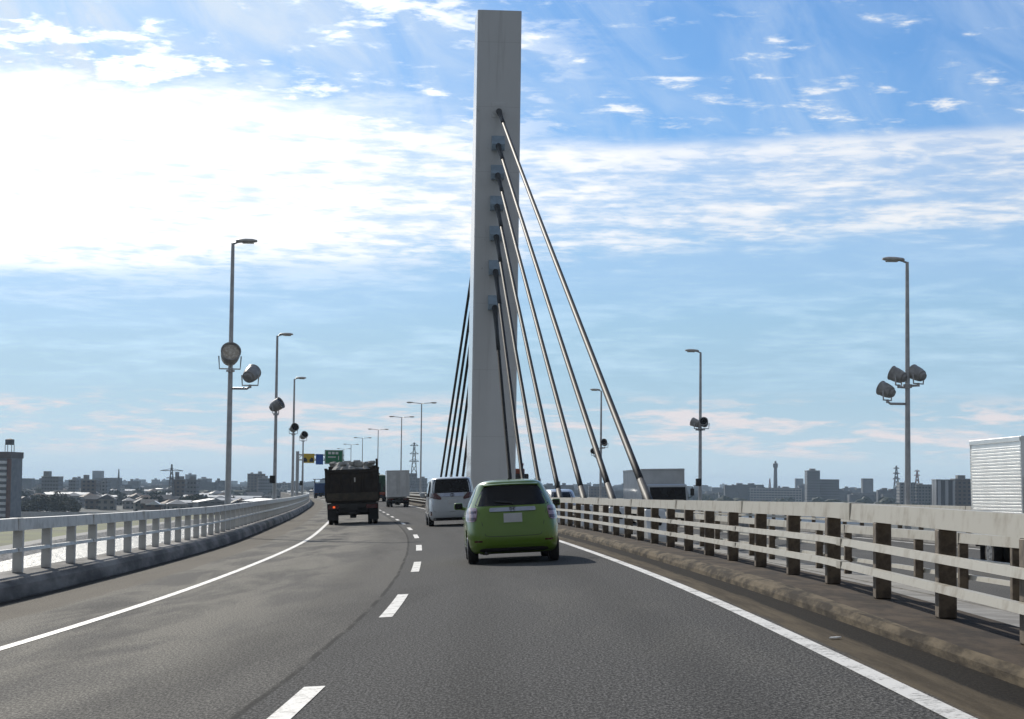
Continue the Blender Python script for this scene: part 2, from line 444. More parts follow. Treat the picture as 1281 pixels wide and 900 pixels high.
flat = lambda y, o, h: rp(y, o, h, False)
YB, YE = -30, 700

# ------------------------------------------------------------------ carriageways, kerbs, deck
strip('road', [(-5.95, 0), (-4.7, 0), (-3.4, 0), (-1.7, 0), (0, 0), (1.7, 0), (3.4, 0), (4.12, 0)], YB, YE, M_ROAD)
strip('lane_edge_line', [(-3.515, .005), (-3.375, .005)], YB, YE, M_LINE)
strip('median_edge_line', [(3.40, .005), (3.53, .005)], YB, YE, M_LINE)
db = bmesh.new(); ul = db.loops.layers.uv.new('road')
for k in range(-3, 40):
    y0 = 20.13 + 12.36 * k; L = 4.85
    ys = [y0 + L * i / 6 for i in range(7)]
    for i in range(6):
        q = [(ys[i], -.07), (ys[i], .07), (ys[i + 1], .07), (ys[i + 1], -.07)]
        f = db.faces.new([db.verts.new(rp(a, o, .005)) for a, o in q])
        for l, (a, o) in zip(f.loops, q): l[ul].uv = (o, a)
me = bpy.data.meshes.new('lane_dashes'); db.to_mesh(me); me.materials.append(M_LINE)
o = bpy.data.objects.new('lane_dashes', me); col.objects.link(o); o['kind'] = 'structure'
# left kerb: tall, rounded
strip('outer_kerb', [(-5.93, -.12), (-5.90, .02), (-5.945, .20), (-6.0, .275), (-6.08, .305), (-6.72, .305), (-6.80, .26), (-6.80, -1.6), (-6.4, -1.6), (-6.0, -.5)], YB, YE, M_LKERB, closed=True)
# right kerb: low, weathered, with a dirty top
strip('median_kerb', [(4.09, -.10), (4.10, .05), (4.135, .10), (4.20, .125), (4.30, .13), (4.30, -.3)], YB, YE, M_KERB, closed=True)
strip('median_kerb_top', [(4.303, .122), (5.22, .122), (5.22, -.5), (4.303, -.5)], YB, YE, M_KERBTOP, closed=True)
strip('median_slab', [(5.225, -.02), (7.645, -.10), (7.645, -.5), (5.225, -.5)], YB, YE, M_CONC, fn=flat, closed=True)
strip('far_kerb', [(7.65, -.08), (8.30, -.08), (8.36, -.13), (8.37, -.5), (7.65, -.5)], YB, YE, M_CONC, fn=flat, closed=True)
strip('oncoming_road', [(8.36, 0), (10, 0), (12, 0), (14, 0), (16.62, 0)], YB, YE, M_OPP, fn=op)
for a in (9.0, 15.9): strip('oncoming_edge_line', [(a, .005), (a + .16, .005)], YB, YE, M_LINE, fn=op)
strip('oncoming_kerb', [(16.60, -.1), (16.62, .22), (16.70, .25), (17.45, .25), (17.45, -1.6), (16.7, -1.6)], YB, YE, M_CONC, fn=op, closed=True)
strip('bridge_deck', [(-6.5, -.42), (4.1, .0), (7.7, -.55), (16.9, -.35), (16.9, -1.5), (12.5, -2.6), (-2.5, -2.6), (-6.5, -1.65)], YB, YE, M_CONC, fn=flat, closed=True)

# ------------------------------------------------------------------ railings
def railing(label, group, off, base, fn, y0, y1, sp, beams, post, mats, hgt, psize):
    root = empty('guard_rail', label, 'guard rail', tuple(fn(10, off, base)), group)
    loc = root.location.copy()
    def rel(y, o, h): return fn(y, o, h) - loc
    for nm, z, dz, dxx, face in beams:
        a = off + face
        pr = [(a - dxx / 2, base + z - dz / 2), (a - dxx / 2 + .012, base + z + dz / 2), (a + dxx / 2 - .012, base + z + dz / 2), (a + dxx / 2, base + z - dz / 2)]
        strip(nm, pr, y0, y1, mats[0], fn=rel, closed=True, parent=root)
    # bolted joints of the top beam
    zt = beams[0]
    jp = None; y = 4.2
    while y < 90:
        if jp is None:
            jb = MB(); jb.box((0, 0, 0), (zt[3] + .012, .30, zt[2] + .012)); jp = o = jb.build('joint_sleeve', mats[0], root)
        else: o = jp.copy(); col.objects.link(o); o.parent = root
        rz = Matrix.Rotation(-math.atan(head(y)), 4, 'Z')
        o.matrix_local = Matrix.Translation(fn(y, off + zt[4], base + zt[1]) - loc) @ rz
        if y < 45:
            for q_ in beams[1:]:
                o = jp.copy(); col.objects.link(o); o.parent = root
                o.matrix_local = Matrix.Translation(fn(y, off + q_[4], base + q_[1]) - loc) @ rz @ Matrix.Diagonal(((q_[3] + .01) / (zt[3] + .012), .8, (q_[2] + .01) / (zt[2] + .012), 1))
        y += sp * 3
    proto = None; y = post; n = 0; st = MB()
    while y < y1:
        m = Matrix.Translation(fn(y, off, base) - loc) @ Matrix.Rotation(-math.atan(head(y)), 4, 'Z')
        if -2 < y and n < 99:
            if proto is None:
                pb = MB()
                pb.box((0, 0, hgt / 2), (psize[0], psize[1], hgt), .012)
                proto = pb.build('post', mats[1], root); o = proto
            else:
                o = proto.copy(); col.objects.link(o); o.parent = root
            o.matrix_local = m; n += 1
        else: st.box((0, 0, hgt / 2), (psize[0], psize[1], hgt), mt=m)
        y += sp
    if len(st.bm.verts): tag(st.build('far_posts', mats[1], root), kind='stuff')
    else: st.bm.free()
    return root
railing('cream three-beam steel railing on the dirty median kerb right of the nearer carriageway', 'bridge railings', 4.86, .122, rp, YB, 420, 2.62,
        [('top_beam', .815, .165, .15, 0), ('middle_beam', .50, .066, .09, -.12), ('lower_beam', .265, .066, .09, -.12)], 10.66, (M_RAIL, M_POST), .735, (.15, .16))
railing('second cream railing, seen through the first, on the far side of the median', 'bridge railings', 8.0, -.08, flat, YB, 420, 2.62,
        [('top_beam', .83, .14, .14, 0), ('middle_beam', .50, .066, .09, .12), ('lower_beam', .265, .066, .09, .12)], 9.3, (M_RAIL, M_POST), .76, (.13, .13))
railing('grey railing with a broad cap on the tall left kerb above the river', 'bridge railings', -6.38, .305, rp, YB, 420, 2.24,
        [('top_beam', .785, .19, .16, 0), ('middle_beam', .375, .055, .07, .05)], 2.2, (M_LRAIL, M_LRAIL), .70, (.16, .13))
railing('pale outer railing along the far right edge of the oncoming carriageway', 'bridge railings', 17.08, .25, op, YB, 420, 2.6,
        [('top_beam', .86, .15, .16, 0), ('middle_beam', .52, .09, .10, -.1), ('lower_beam', .27, .09, .10, -.1)], 4.0, (M_RAIL, M_POST), .79, (.14, .14))

# ------------------------------------------------------------------ pylon and stay cables
PY, PO = 119.0, 6.27
pm_ = Matrix.Translation(rp(PY, PO, -.05, False)) @ Matrix.Rotation(-math.atan(head(PY)), 4, 'Z')
pyl = empty('bridge_pylon', 'tall pale grey slab pylon standing in the median with stay cables', 'pylon', mt=pm_)
PH = 31.55
def pdep(z): return 2.2 - .80 * z / PH          # half depth along the road
LEAN = .17
pb = MB(); N = 14; rings = []
for i in range(N + 1):
    z = PH * i / N; hw = 1.375; hd = pdep(z); cx = LEAN * z / PH; c = .07
    rings.append([pb.bm.verts.new((cx + a, b, z)) for a, b in ((-hw + c, -hd), (hw - c, -hd), (hw, -hd + c), (hw, hd - c), (hw - c, hd), (-hw + c, hd), (-hw, hd - c), (-hw, -hd + c))])
for i in range(N):
    for k in range(8): pb.bm.faces.new((rings[i][k], rings[i][(k + 1) % 8], rings[i + 1][(k + 1) % 8], rings[i + 1][k]))
pb.bm.faces.new(rings[-1]); pb.bm.faces.new(rings[0][::-1])
pb.build('shaft', M_PYL, pyl)
sb = MB(); sb.box((0, 0, .25), (2.78, 5.2, .5), .05); sb.build('plinth', M_CONC, pyl)
pxs = [(625, 133), (622.5, 176), (621.5, 213), (620, 252), (619.5, 290), (618.5, 333), (617.5, 377)]
anch_y = [52, 60.5, 69, 77.7, 86, 94.5, 102.8]
anch_o = [6.40, 6.35, 6.32, 6.31, 6.30, 6.30, 6.30]
ords = ['outermost and longest', 'second', 'third', 'fourth', 'fifth', 'sixth', 'innermost and shortest']
for i, ((px_, py_), ya) in enumerate(zip(pxs, anch_y)):
    zl = (606 - py_ - (px_ - 640) * -.0105) * PY / FPX + ZC - pm_.translation.z - .25
    cx = LEAN * zl / PH - .08 + .10 * (6 - i) / 6
    for sgn in (-1, 1):
        hd = pdep(zl)
        ab = MB()
        if i == 0:
            ab.tube([(cx, sgn * (hd - .1), zl), (cx, sgn * (hd + .18), zl - .02)], .36, 14)
            ab.box((cx, sgn * (hd + .012), zl), (.9, .05, .95), .01)
            ab.build('cable_anchor', M_PYL, pyl)
        else:
            ab.prism([(sgn * (hd - .08), zl - .42), (sgn * (hd - .08), zl + .50), (sgn * (hd + .06), zl + .50), (sgn * (hd + .50), zl - .08), (sgn * (hd + .42), zl - .42)], 0, cx - .40, cx + .40)
            ab.build('cable_anchor', M_ANCH, pyl)
        a = Vector((cx, sgn * (hd + .22), zl - .12))
        A = pm_ @ a
        yb = ya if sgn < 0 else 2 * PY - ya
        B = rp(yb, anch_o[i] if sgn < 0 else 6.42, .80, False)
        d = (B - A).normalized()
        root = empty('stay_cable', ('%s of the seven stay cables descending right of the pylon' if sgn < 0 else '%s of the seven black stay cables left of the pylon') % ords[i], 'stay cable', tuple(B), 'stay cables of the pylon')
        L = (A - B).length
        def sag(t): return Vector((0, 0, -.12 * 4 * t * (1 - t)))
        pts = [(A - B) * t + sag(t) for t in [j / 14 for j in range(15)]]
        q = 4.5 / L
        tb = MB(); tb.tube(pts, .104, 12); tb.build('sheath', M_CABLE, root, True)
        s1 = MB(); s1.tube([(A - B) * t + sag(t) for t in (1 - q, 1 - q * .66, 1 - q * .33, 1.0)], [.122, .122, .138, .19], 12); s1.build('damper_sleeve', M_BLACK, root, True)
        s2 = MB(); s2.tube([(A - B) * t + sag(t) for t in (-.008, .018, .04)], [.134, .125, .109], 12); s2.build('anchor_pipe', M_CABLE, root, True)
        hv = Vector((d.x, d.y, 0)).normalized(); rz = Matrix.Rotation(math.atan2(hv.y, hv.x) - math.pi / 2, 4, 'Z')
        s3 = MB(); s3.prism([(-.75, -.90), (.75, -.90), (.75, -.55), (.12, .16), (-.20, .16), (-.75, -.40)], 0, -.27, .27, mt=rz)
        bmesh.ops.bevel(s3.bm, geom=s3.bm.edges[:], offset=.02, segments=1, affect='EDGES'); s3.build('anchor_block', M_WBOX, root)

# ------------------------------------------------------------------ lamp posts
def floodlight(root, at, aim, size=.5, ratio=1.05, bright=False):
    """barrel floodlight in a U yoke; at = foot of the yoke"""
    at = Vector(at); aim = Vector(aim).normalized(); r = size
    c = at + Vector((0, 0, r * 1.22))
    q = aim.to_track_quat('Y', 'Z').to_matrix().to_4x4(); q.translation = c
    l = r * ratio
    prof = [(-l * .95, .34), (-l * .90, .52), (-l * .62, .62), (-l * .58, .80), (-l * .2, .92), (l * .35, 1.0), (l * .80, 1.0), (l * .86, 1.06), (l * .95, 1.06), (l * .95, .95), (l * .74, .84)]
    b = MB(); b.lathe(q, [(t, k * r * .88) for t, k in prof], 20)
    f = b.build('floodlight', M_FLOOD, root, True, 35)
    g = MB(); g.lathe(q, [(l * .72, r * .82), (l * .78, r * .80), (l * .84, r * .50), (l * .86, r * .1)], 20); g.build('lens', M_LENSB if bright else M_GLASS, f, True, 35)
    sx = Vector((q[0][0], q[1][0], 0)).normalized() * r * 1.02
    y = MB()
    y.tube([c + sx, at + sx * .92 + Vector((0, 0, .02)), at - sx * .92 + Vector((0, 0, .02)), c - sx], .028, 6)
    y.tube([at + Vector((0, 0, -.08)), at + Vector((0, 0, .05))], .05, 8)
    y.build('yoke', M_GALV, f)
    return f
def lamp_post(m, label, height, side, floods, group, arms=1, head=True, box=False, tint=None):
    root = empty('lamp_post', label, 'lamp post', group=group, mt=m)
    p = MB(); p.tube([(0, 0, -.1), (0, 0, .35), (0, 0, 2.0), (0, 0, height - .4), (0, 0, height)], [.125, .115, .105, .066, .060], 12)
    p.build('pole', M_GALV, root, True, 50)
    f = MB(); f.box((0, 0, .02), (.42, .42, .04), .01); f.build('base_plate', M_GALV, root)
    if head:
        for sd in ([side] if arms == 1 else [-1, 1]):
            a = MB(); ln = .28 if arms == 1 else 1.15
            a.tube([(0, 0, height - .03), (sd * ln * .6, 0, height + .04), (sd * (ln + .1), 0, height + .08)], .04, 8)
            ar = a.build('lamp_arm', M_GALV, root, True)
            h = MB(); x0 = sd * (ln - .18)
            prof = [(0, .05), (.06, .10), (.35, .135), (.62, .12), (.78, .06)]
            h.tube([(x0 + sd * t, 0, height + .07 + .03 * t) for t, _ in prof], [w for _, w in prof], 12)
            for v in h.bm.verts: v.co.z = height + .08 + (v.co.z - height - .08) * (.75 if v.co.z > height + .08 else .5); v.co.y *= 1.25
            hd = h.build('lamp_head', M_LAMPH, root, True, 60)
            g = MB(); g.box((x0 + sd * .45, 0, height + .02), (.42, .22, .05), .015); g.build('diffuser', M_LENS, hd)
    for (dxx, dyy, z, aim, sz, armed) in floods:
        b = MB()
        if armed:
            b.tube([(0, 0, z - .10), (dxx * .85, dyy * .85, z - .10), (dxx, dyy, z - .02), (dxx, dyy, z + .02)], .045, 8)
            b.build('bracket_arm', M_GALV, root, True)
        else:
            b.tube([(0, 0, z - .07), (0, 0, z)], .16, 10)
            if dxx or dyy: b.tube([(0, 0, z - .06), (dxx, dyy, z - .04), (dxx, dyy, z)], .04, 8)
            b.build('bracket_collar', M_GALV, root)
        floodlight(root, (dxx, dyy, z), aim, sz * .72, bright='silvery' in label and not armed)
    if box:
        b = MB(); b.box((-.12, -.16, 1.95), (.30, .22, .42), .02); b.build('control_box', M_DARK, root)
    return root
def lm(y, o, fn, h):
    p = fn(y, o, h); return Matrix.Translation(p) @ Matrix.Rotation(-math.atan(head(y)), 4, 'Z')
GL = 'lamp posts with floodlights along the bridge'
lamp_post(lm(70, -6.62, rp, .31), 'nearest left lamp post, one silvery floodlight on its shaft and another on an arm', 10.35, 1,
          [(0, -.32, 5.72, (.12, -.75, .35), .55, False), (.72, 0, 5.15, (.30, .9, .45), .45, True)], GL)
lamp_post(lm(108, -6.62, rp, .31), 'second lamp post on the left, one floodlight tilted up to the right', 10.0, 1,
          [(0, -.3, 5.60, (.75, -.35, .45), .52, False)], GL, box=True)
lamp_post(lm(145, -6.62, rp, .31), 'third lamp post on the left, a single dark floodlight facing us', 9.7, 1,
          [(0, -.3, 5.55, (.35, -.85, .3), .48, False)], GL)
lamp_post(lm(180, -6.55, rp, .31), 'short left post without a lamp head, carrying one floodlight beside the gantry', 5.9, 1,
          [(0, 0, 5.9, (.4, -.8, .4), .52, False)], GL, head=False, box=True)
lamp_post(lm(66, 17.25, op, .25), 'tall right lamp post near the ribbed truck, with three floodlights on its shaft', 9.45, -1,
          [(-.32, 0, 5.08, (-.75, .55, .42), .40, False), (.36, -.1, 5.14, (-.55, .75, .4), .40, False), (-.72, 0, 4.55, (-.65, .65, .4), .40, True)], GL)
lamp_post(lm(107, 17.25, op, .25), 'middle lamp post of the right row with a pair of floodlights pointing both ways', 9.3, -1,
          [(-.2, .15, 4.95, (-.75, .55, .35), .38, False), (.18, -.25, 4.95, (-.3, -.85, .4), .38, False)], GL, box=True)
lamp_post(lm(149, 17.25, op, .25), 'farthest lamp post of the right row, seen between the stay cables', 9.3, -1,
          [(.25, -.2, 4.85, (-.3, -.85, .35), .40, False), (-.52, 0, 4.2, (-.5, -.8, .3), .36, True)], GL)
twl = ['nearest of the double-armed median lamps, just left of the cables', 'double-armed median lamp rising above the white box truck', 'double-armed median lamp between the dump truck and the white box truck',
       'double-armed median lamp right above the dump truck', 'very distant double-armed median lamp over the dump truck', 'farthest double-armed median lamp, small above the dump truck']
for y, l in zip((221, 265, 321, 374, 430, 478), twl):
    lamp_post(lm(y, 6.45, flat, -.06), l, 11.6, 1, [], 'double-armed lamps in the median', arms=2)

# ------------------------------------------------------------------ sign gantry
gm = lm(340, -6.6, rp, .3)
g = empty('sign_gantry', 'grey overhead sign gantry above the slow lane beyond the dump truck', 'sign gantry', mt=gm)
b = MB(); b.tube([(0, 0, 0), (0, 0, 8.0)], .30, 12); b.build('leg', M_GALV, g, True, 50)
b = MB()
b.tube([(0, 0, 7.4), (8.2, 0, 7.4)], .13, 8); b.tube([(0, 0, 6.5), (8.2, 0, 6.5)], .13, 8)
for k in range(10): b.tube([(k * .82, 0, 6.5 + .9 * (k % 2)), ((k + 1) * .82, 0, 7.4 - .9 * (k % 2))], .06, 6)
b.build('truss', M_GALV, g)
def board(x0, x1, z0, z1, mat, label, border=True):
    bb = MB(); bb.box(((x0 + x1) / 2, -.30, (z0 + z1) / 2), (x1 - x0, .10, z1 - z0), .02); o = bb.build('sign_board', mat, g); o['label'] = label
    if border:
        e = MB(); t = .07
        for c_, d_ in ((((x0 + x1) / 2, -.356, z0 + .12), (x1 - x0 - .2, .008, t)), (((x0 + x1) / 2, -.356, z1 - .12), (x1 - x0 - .2, .008, t)),
                       ((x0 + .12, -.356, (z0 + z1) / 2), (t, .008, z1 - z0 - .3)), ((x1 - .12, -.356, (z0 + z1) / 2), (t, .008, z1 - z0 - .3))): e.box(c_, d_)
        e.build('border', M_SWHT if mat is not M_SYEL else M_DARK, o)
    return o
yb_ = board(.85, 2.95, 5.95, 7.6, M_SYEL, 'yellow sign board with two dark car shapes', False)
e = MB()
e.prism([(1.0, 6.15), (1.0, 6.75), (1.35, 6.95), (1.72, 6.55), (1.72, 6.15)], 1, -.362, -.352)
e.prism([(2.8, 6.15), (2.8, 6.75), (2.45, 6.95), (2.08, 6.55), (2.08, 6.15)], 1, -.362, -.352)
e.build('pictogram', M_DARK, yb_)
board(3.2, 4.5, 5.7, 7.55, M_SBLU, 'blue sign board', False)
gb = board(4.75, 8.0, 5.8, 8.3, M_SGRN, 'green direction board')
e = MB()
for x, z, w, h in ((5.6, 7.75, .5, .42), (6.25, 7.75, .5, .42), (6.9, 7.75, .5, .42), (5.5, 7.05, .28, .22), (5.85, 7.05, .28, .22), (6.2, 7.05, .28, .22), (6.55, 7.05, .28, .22), (7.2, 6.9, .12, .7)): e.box((x, -.356, z), (w, .008, h))
e.build('worn_lettering', M_SWHT, gb)

# ------------------------------------------------------------------ plain, river, far bank
def hz(px_): return 606 + (px_ - 640) * .0105
def pd(px_, py_, d): return Vector(((px_ - 640.5) * d / FPX, d, ZC + (hz(px_) - py_) * d / FPX))
def sheet(name, pts, z, mat, kind='structure'):
    bm = bmesh.new(); f = bm.faces.new([bm.verts.new((x, y, z)) for x, y in pts])
    if f.normal.z < 0: f.normal_flip()
    bmesh.ops.triangulate(bm, faces=bm.faces[:])
    bmesh.ops.recalc_face_normals(bm, faces=bm.faces[:])
    if sum(f.normal.z for f in bm.faces) < 0: bmesh.ops.reverse_faces(bm, faces=bm.faces[:])
    me = bpy.data.meshes.new(name); bm.to_mesh(me); bm.free(); me.materials.append(mat)
    o = bpy.data.objects.new(name, me); col.objects.link(o); o['kind'] = kind; return o
M_GND = pm('town_ground', (.075, .075, .068), (.035, .042, .028), .012, .95, lo=.4, hi=.6)
M_GRASS = pm('bank_grass', (.135, .145, .030), (.085, .085, .030), .03, .9, bump=.5, bscale=.6)
def water_mat():
    m = bpy.data.materials.new('river_water'); m.use_nodes = True; t = m.node_tree; S.nt = t; b = t.nodes['Principled BSDF']
    b.inputs['Base Color'].default_value = (.018, .030, .036, 1); b.inputs['Roughness'].default_value = .43; b.inputs['IOR'].default_value = 1.33
    c = t.nodes.new('ShaderNodeTexCoord'); v = S(c.outputs['Object'])
    bn = t.nodes.new('ShaderNodeBump'); bn.inputs['Strength'].default_value = 1.0; bn.inputs['Distance'].default_value = .9
    t.links.new((noise(v, .35, 4, .6) * 1.0 + noise(v, 1.7, 3, .6) * .35).k, bn.inputs['Height']); t.links.new(bn.outputs[0], b.inputs['Normal'])
    return m
sheet('ground', [(-9500, -1200), (9500, -1200), (9500, 9500), (-9500, 9500)], 0.0, M_GND)
EDGE = [(-88, -300), (-96, 150), (-104, 380), (-112, 470), (-117, 540), (-121, 650), (-124, 760), (-112, 880), (-60, 1000), (60, 1100), (400, 1200)]
sheet('river', EDGE + [(500, 1050), (120, 900), (20, 700), (40, 400), (60, 100), (80, -300)], .06, water_mat())
def bankstrip(name, w0, z0, w1, z1, mat):
    bm = bmesh.new(); a = []; b = []
    for i, (x, y) in enumerate(EDGE[:8]):
        a.append(bm.verts.new((x - w0, y + w0 * .15, z0))); b.append(bm.verts.new((x - w1, y + w1 * .15, z1)))
    for i in range(len(a) - 1): bm.faces.new((a[i], a[i + 1], b[i + 1], b[i]))
    bmesh.ops.recalc_face_normals(bm, faces=bm.faces[:])
    if sum(f.normal.z for f in bm.faces) < 0: bmesh.ops.reverse_faces(bm, faces=bm.faces[:])
    me = bpy.data.meshes.new(name); bm.to_mesh(me); bm.free(); me.materials.append(mat)
    o = bpy.data.objects.new(name, me); col.objects.link(o); o['kind'] = 'structure'
bankstrip('revetment', -1, -.3, 3.5, 1.6, M_LKERB)
bankstrip('bank_path', 3.5, 1.6, 8, 1.65, M_CONC)
bankstrip('riverbank_grass', 8, 1.65, 48, 1.9, M_GRASS)
bankstrip('levee_slope', 48, 1.9, 60, .1, M_GND)

# ------------------------------------------------------------------ town across the river
def wall_mat(name, wall, win, fx, fz, wx=.5, wz=.45, rough=.7):
    m = bpy.data.materials.new(name); m.use_nodes = True; t = m.node_tree; S.nt = t; b = t.nodes['Principled BSDF']
    c = t.nodes.new('ShaderNodeTexCoord'); s = t.nodes.new('ShaderNodeSeparateXYZ'); t.links.new(c.outputs['Object'], s.inputs[0])
    u = S(s.outputs[0]) + S(s.outputs[1]); z = S(s.outputs[2])
    a = S.m('FRACT', u / fx + 100.5); d = S.m('FRACT', z / fz + .12)
    f = S.m('MULTIPLY', S.m('LESS_THAN', a, wx), S.m('LESS_THAN', S.m('ABSOLUTE', d - .55), wz / 2))
    g = t.nodes.new('ShaderNodeNewGeometry'); q = t.nodes.new('ShaderNodeSeparateXYZ'); t.links.new(g.outputs['Normal'], q.inputs[0])
    f = f * S.m('LESS_THAN', S.m('ABSOLUTE', S(q.outputs[2])), .4)
    k = mix(noise(S(c.outputs['Object']), .25, 3), wall, tuple(x * .75 for x in wall))
    t.links.new(mix(f, k, win).k, b.inputs['Base Color'])
    t.links.new((rough - f * (rough - .12)).k, b.inputs['Roughness'])
    return m
WM = [wall_mat('plaster_cream', (.27, .25, .21), (.03, .035, .04), 3.2, 2.8), wall_mat('plaster_grey', (.21, .21, .21), (.03, .035, .04), 2.8, 2.8),
      wall_mat('tile_brown', (.12, .085, .065), (.025, .03, .035), 3.4, 2.9), wall_mat('concrete_white', (.34, .33, .315), (.035, .04, .045), 3.6, 3.0, .62, .42),
      wall_mat('slab_grey', (.15, .15, .155), (.03, .035, .04), 2.2, 2.9, .6, .36)]
RM = [pm('roof_grey_tile', (.12, .12, .125), (.07, .07, .075), .8, .7, spec=.2), pm('roof_brown', (.13, .075, .05), (.08, .05, .04), .8, .7, spec=.2),
      pm('roof_metal', (.30, .31, .32), (.22, .23, .24), .5, .42, metal=.3), pm('roof_blue', (.05, .08, .13), (.04, .06, .10), .8, .6, spec=.25), pm('roof_concrete', (.25, .25, .245), (.17, .17, .17), .3, .85)]
def house(w, d, h, rh, wm, rm, hip=False, name='house'):
    root = empty(name, None, None)
    b = MB(); b.box((0, 0, h / 2), (w, d, h)); b.build('wall', wm, root)
    b = MB(); e = .5
    if rh > 0:
        x, y = w / 2 + e, d / 2 + e; r = x - (y if hip else 0)
        v = [b.bm.verts.new(p) for p in ((-x, -y, h), (x, -y, h), (x, y, h), (-x, y, h), (-r, 0, h + rh), (r, 0, h + rh))]
        for f in ((0, 1, 5, 4), (2, 3, 4, 5), (1, 2, 5), (3, 0, 4), (3, 2, 1, 0)): b.bm.faces.new([v[i] for i in f])
    else:
        b.box((0, 0, h + .1), (w + .1, d + .1, .5)); b.box((w * .2, 0, h + 1.4), (w * .22, d * .4, 2.4)); b.box((-w * .25, d * .1, h + .9), (w * .14, d * .2, 1.4))
    b.build('roof', rm, root)
    return root
GT = 'crowded town buildings across the river'
protos = []
for (w, d, h, rh, wi, ri, hip, lab) in [(9, 8, 5.6, 2.4, 0, 0, False, 'distant cream house with a grey gabled roof in the crowded town across the river'),
                                   (10, 8, 5.8, 2.2, 1, 1, True, 'distant grey house with a brown hipped roof in the crowded town across the river'),
                                   (11, 9, 6.0, 2.0, 3, 3, True, 'distant white house with a dark blue roof in the crowded town across the river'),
                                   (8, 8, 6.0, 2.2, 2, 0, False, 'distant brown house with a grey gabled roof in the crowded town across the river'),
                                   (26, 14, 6.5, 1.3, 1, 2, False, 'long low workshop with a pale metal roof in the crowded town across the river'),
                                   (12, 10, 9.0, 0, 3, 4, False, 'three-storey white flat-roofed block in the crowded town across the river'),
                                   (24, 12, 14, 0, 0, 4, False, 'mid-height cream apartment block in the town across the river'),
                                   (30, 13, 20, 0, 4, 4, False, 'mid-height grey apartment slab in the town across the river'),
                                   (18, 14, 26, 0, 2, 4, False, 'taller brown apartment block standing out in the town across the river')]:
    p = house(w, d, h, rh, WM[wi], RM[ri], hip, 'house' if rh else 'apartment_block'); tag(p, lab, 'house' if rh and w < 20 else 'building', GT); protos.append([p, 0, w])
def place(i, x, y, rz, s=1.0, label=None):
    p = protos[i]; o = p[0] if p[1] == 0 else copy_tree(p[0]); p[1] += 1
    o.location = (x, y, 0); o.rotation_euler = (0, 0, rz); o.scale = (s, s, s)
    if label: o['label'] = label; 
    return o
placed = []
def free(x, y, r):
    for a, b_, c in placed:
        if (a - x) ** 2 + (b_ - y) ** 2 < (r + c) ** 2: return False
    return True
tries = 0; cnt = 0
while cnt < 255 and tries < 6000:
    tries += 1
    y = 640 + 2500 * rnd.random() ** 1.7
    x = -y * rnd.uniform(.102, .275)
    if x > -172 and y < 900: continue
    if y < 960 and x < -.215 * y: continue
    if 850 < y < 1010 and x < -.20 * y: continue
    t = rnd.random()
    i = rnd.choice([0, 1, 2, 3]) if t < .74 else (4 if t < .84 else (5 if t < .92 else (6 if t < .97 else (7 if t < .99 else 8))))
    if cnt > 200 and y > 1500: i = next((k for k, p in enumerate(protos) if p[1] == 0), i)
    if i > 5 and y < 1500: i = rnd.choice([0, 1, 4, 5])
    s = rnd.uniform(.85, 1.2); r = protos[i][2] * s * .5
    if not free(x, y, r): continue
    placed.append((x, y, r)); place(i, x, y, rnd.choice([0, 1.57]) + rnd.uniform(-.25, .25) + .3, s); cnt += 1
# named blocks on the left skyline
def block(label, x0, x1, ytop, d, mat, depth=14, roofbits=(), rz=0.0, name='apartment_block'):
    c = (x0 + x1) / 2; a = pd(c, ytop, d); w = (x1 - x0) * d / FPX
    root = empty(name, label, 'building', (a.x, a.y, 0)); root.rotation_euler = (0, 0, rz)
    b = MB(); b.box((0, 0, a.z / 2), (w, depth, a.z)); b.build('wall', mat, root)
    b = MB(); b.box((0, 0, a.z + .15), (w + .4, depth + .4, .7))
    for (fx, fw_, fh) in roofbits: b.box((fx * w, 0, a.z + fh / 2), (fw_ * w, depth * .5, fh))
    b.build('roof', RM[4], root)
    return root
block('stepped grey block, tallest left of the tree clump on the far bank', 58, 79, 597, 1500, WM[4], 16, ((-.3, .35, 4.5),))
block('broad brown apartment block on the left skyline', 107, 126, 601, 1450, WM[2], 15, ((-.3, .25, 4),))
block('small grey block with a flat top on the left skyline', 128, 139, 603, 1500, WM[1], 14, ((.1, .4, 1.8),))
block('narrow grey block just left of the broad brown one', 91, 100, 601, 1600, WM[4], 13, ((.1, .4, 2.5),))
block('dark block with a stair tower on its roof near the left pylon', 220, 236, 600.5, 1350, WM[2], 15, ((-.25, .18, 5.5), (.1, .3, 2.5)))
block('dark gabled-looking block right of the stair-tower block', 239, 250, 601, 1300, WM[4], 14, ((-.1, .5, 2.6),))
# near tall slab at the left edge
a = pd(25.0, 566, 860); W_, D_ = 26.0, 13.0
root = empty('apartment_tower', 'tall white-banded apartment tower with a water tank at the left edge', 'building', (a.x - W_ / 2, a.y, 0)); root.rotation_euler = (0, 0, -.12)
M_BRICK = pm('tower_brick', (.20, .095, .065), (.15, .075, .055), .4, .8)
b = MB(); b.box((0, 0, a.z / 2), (W_, D_, a.z)); b.build('wall', pm('tower_shade', (.20, .20, .21), (.14, .14, .15), .4, .6), root)
nfl = 10; fh = (a.z - 3.2) / nfl
for k in range(nfl):
    q = MB(); q.box((.0 + 2.2, -D_ / 2 - .55, .3 + fh * k + fh * .32), (W_ - 8.2, 1.1, fh * .50)); q.build('balcony', pm('balcony_white', (.80, .81, .82), (.70, .71, .72), .6, .6), root)
q = MB(); q.box((-3.4, -D_ / 2 - .5, (a.z - 3) / 2), (3.0, 1.1, a.z - 3)); q.box((W_ / 2 - .9, -D_ / 2 - .3, (a.z - 3) / 2), (1.8, .7, a.z - 3)); q.build('brick_pier', M_BRICK, root)
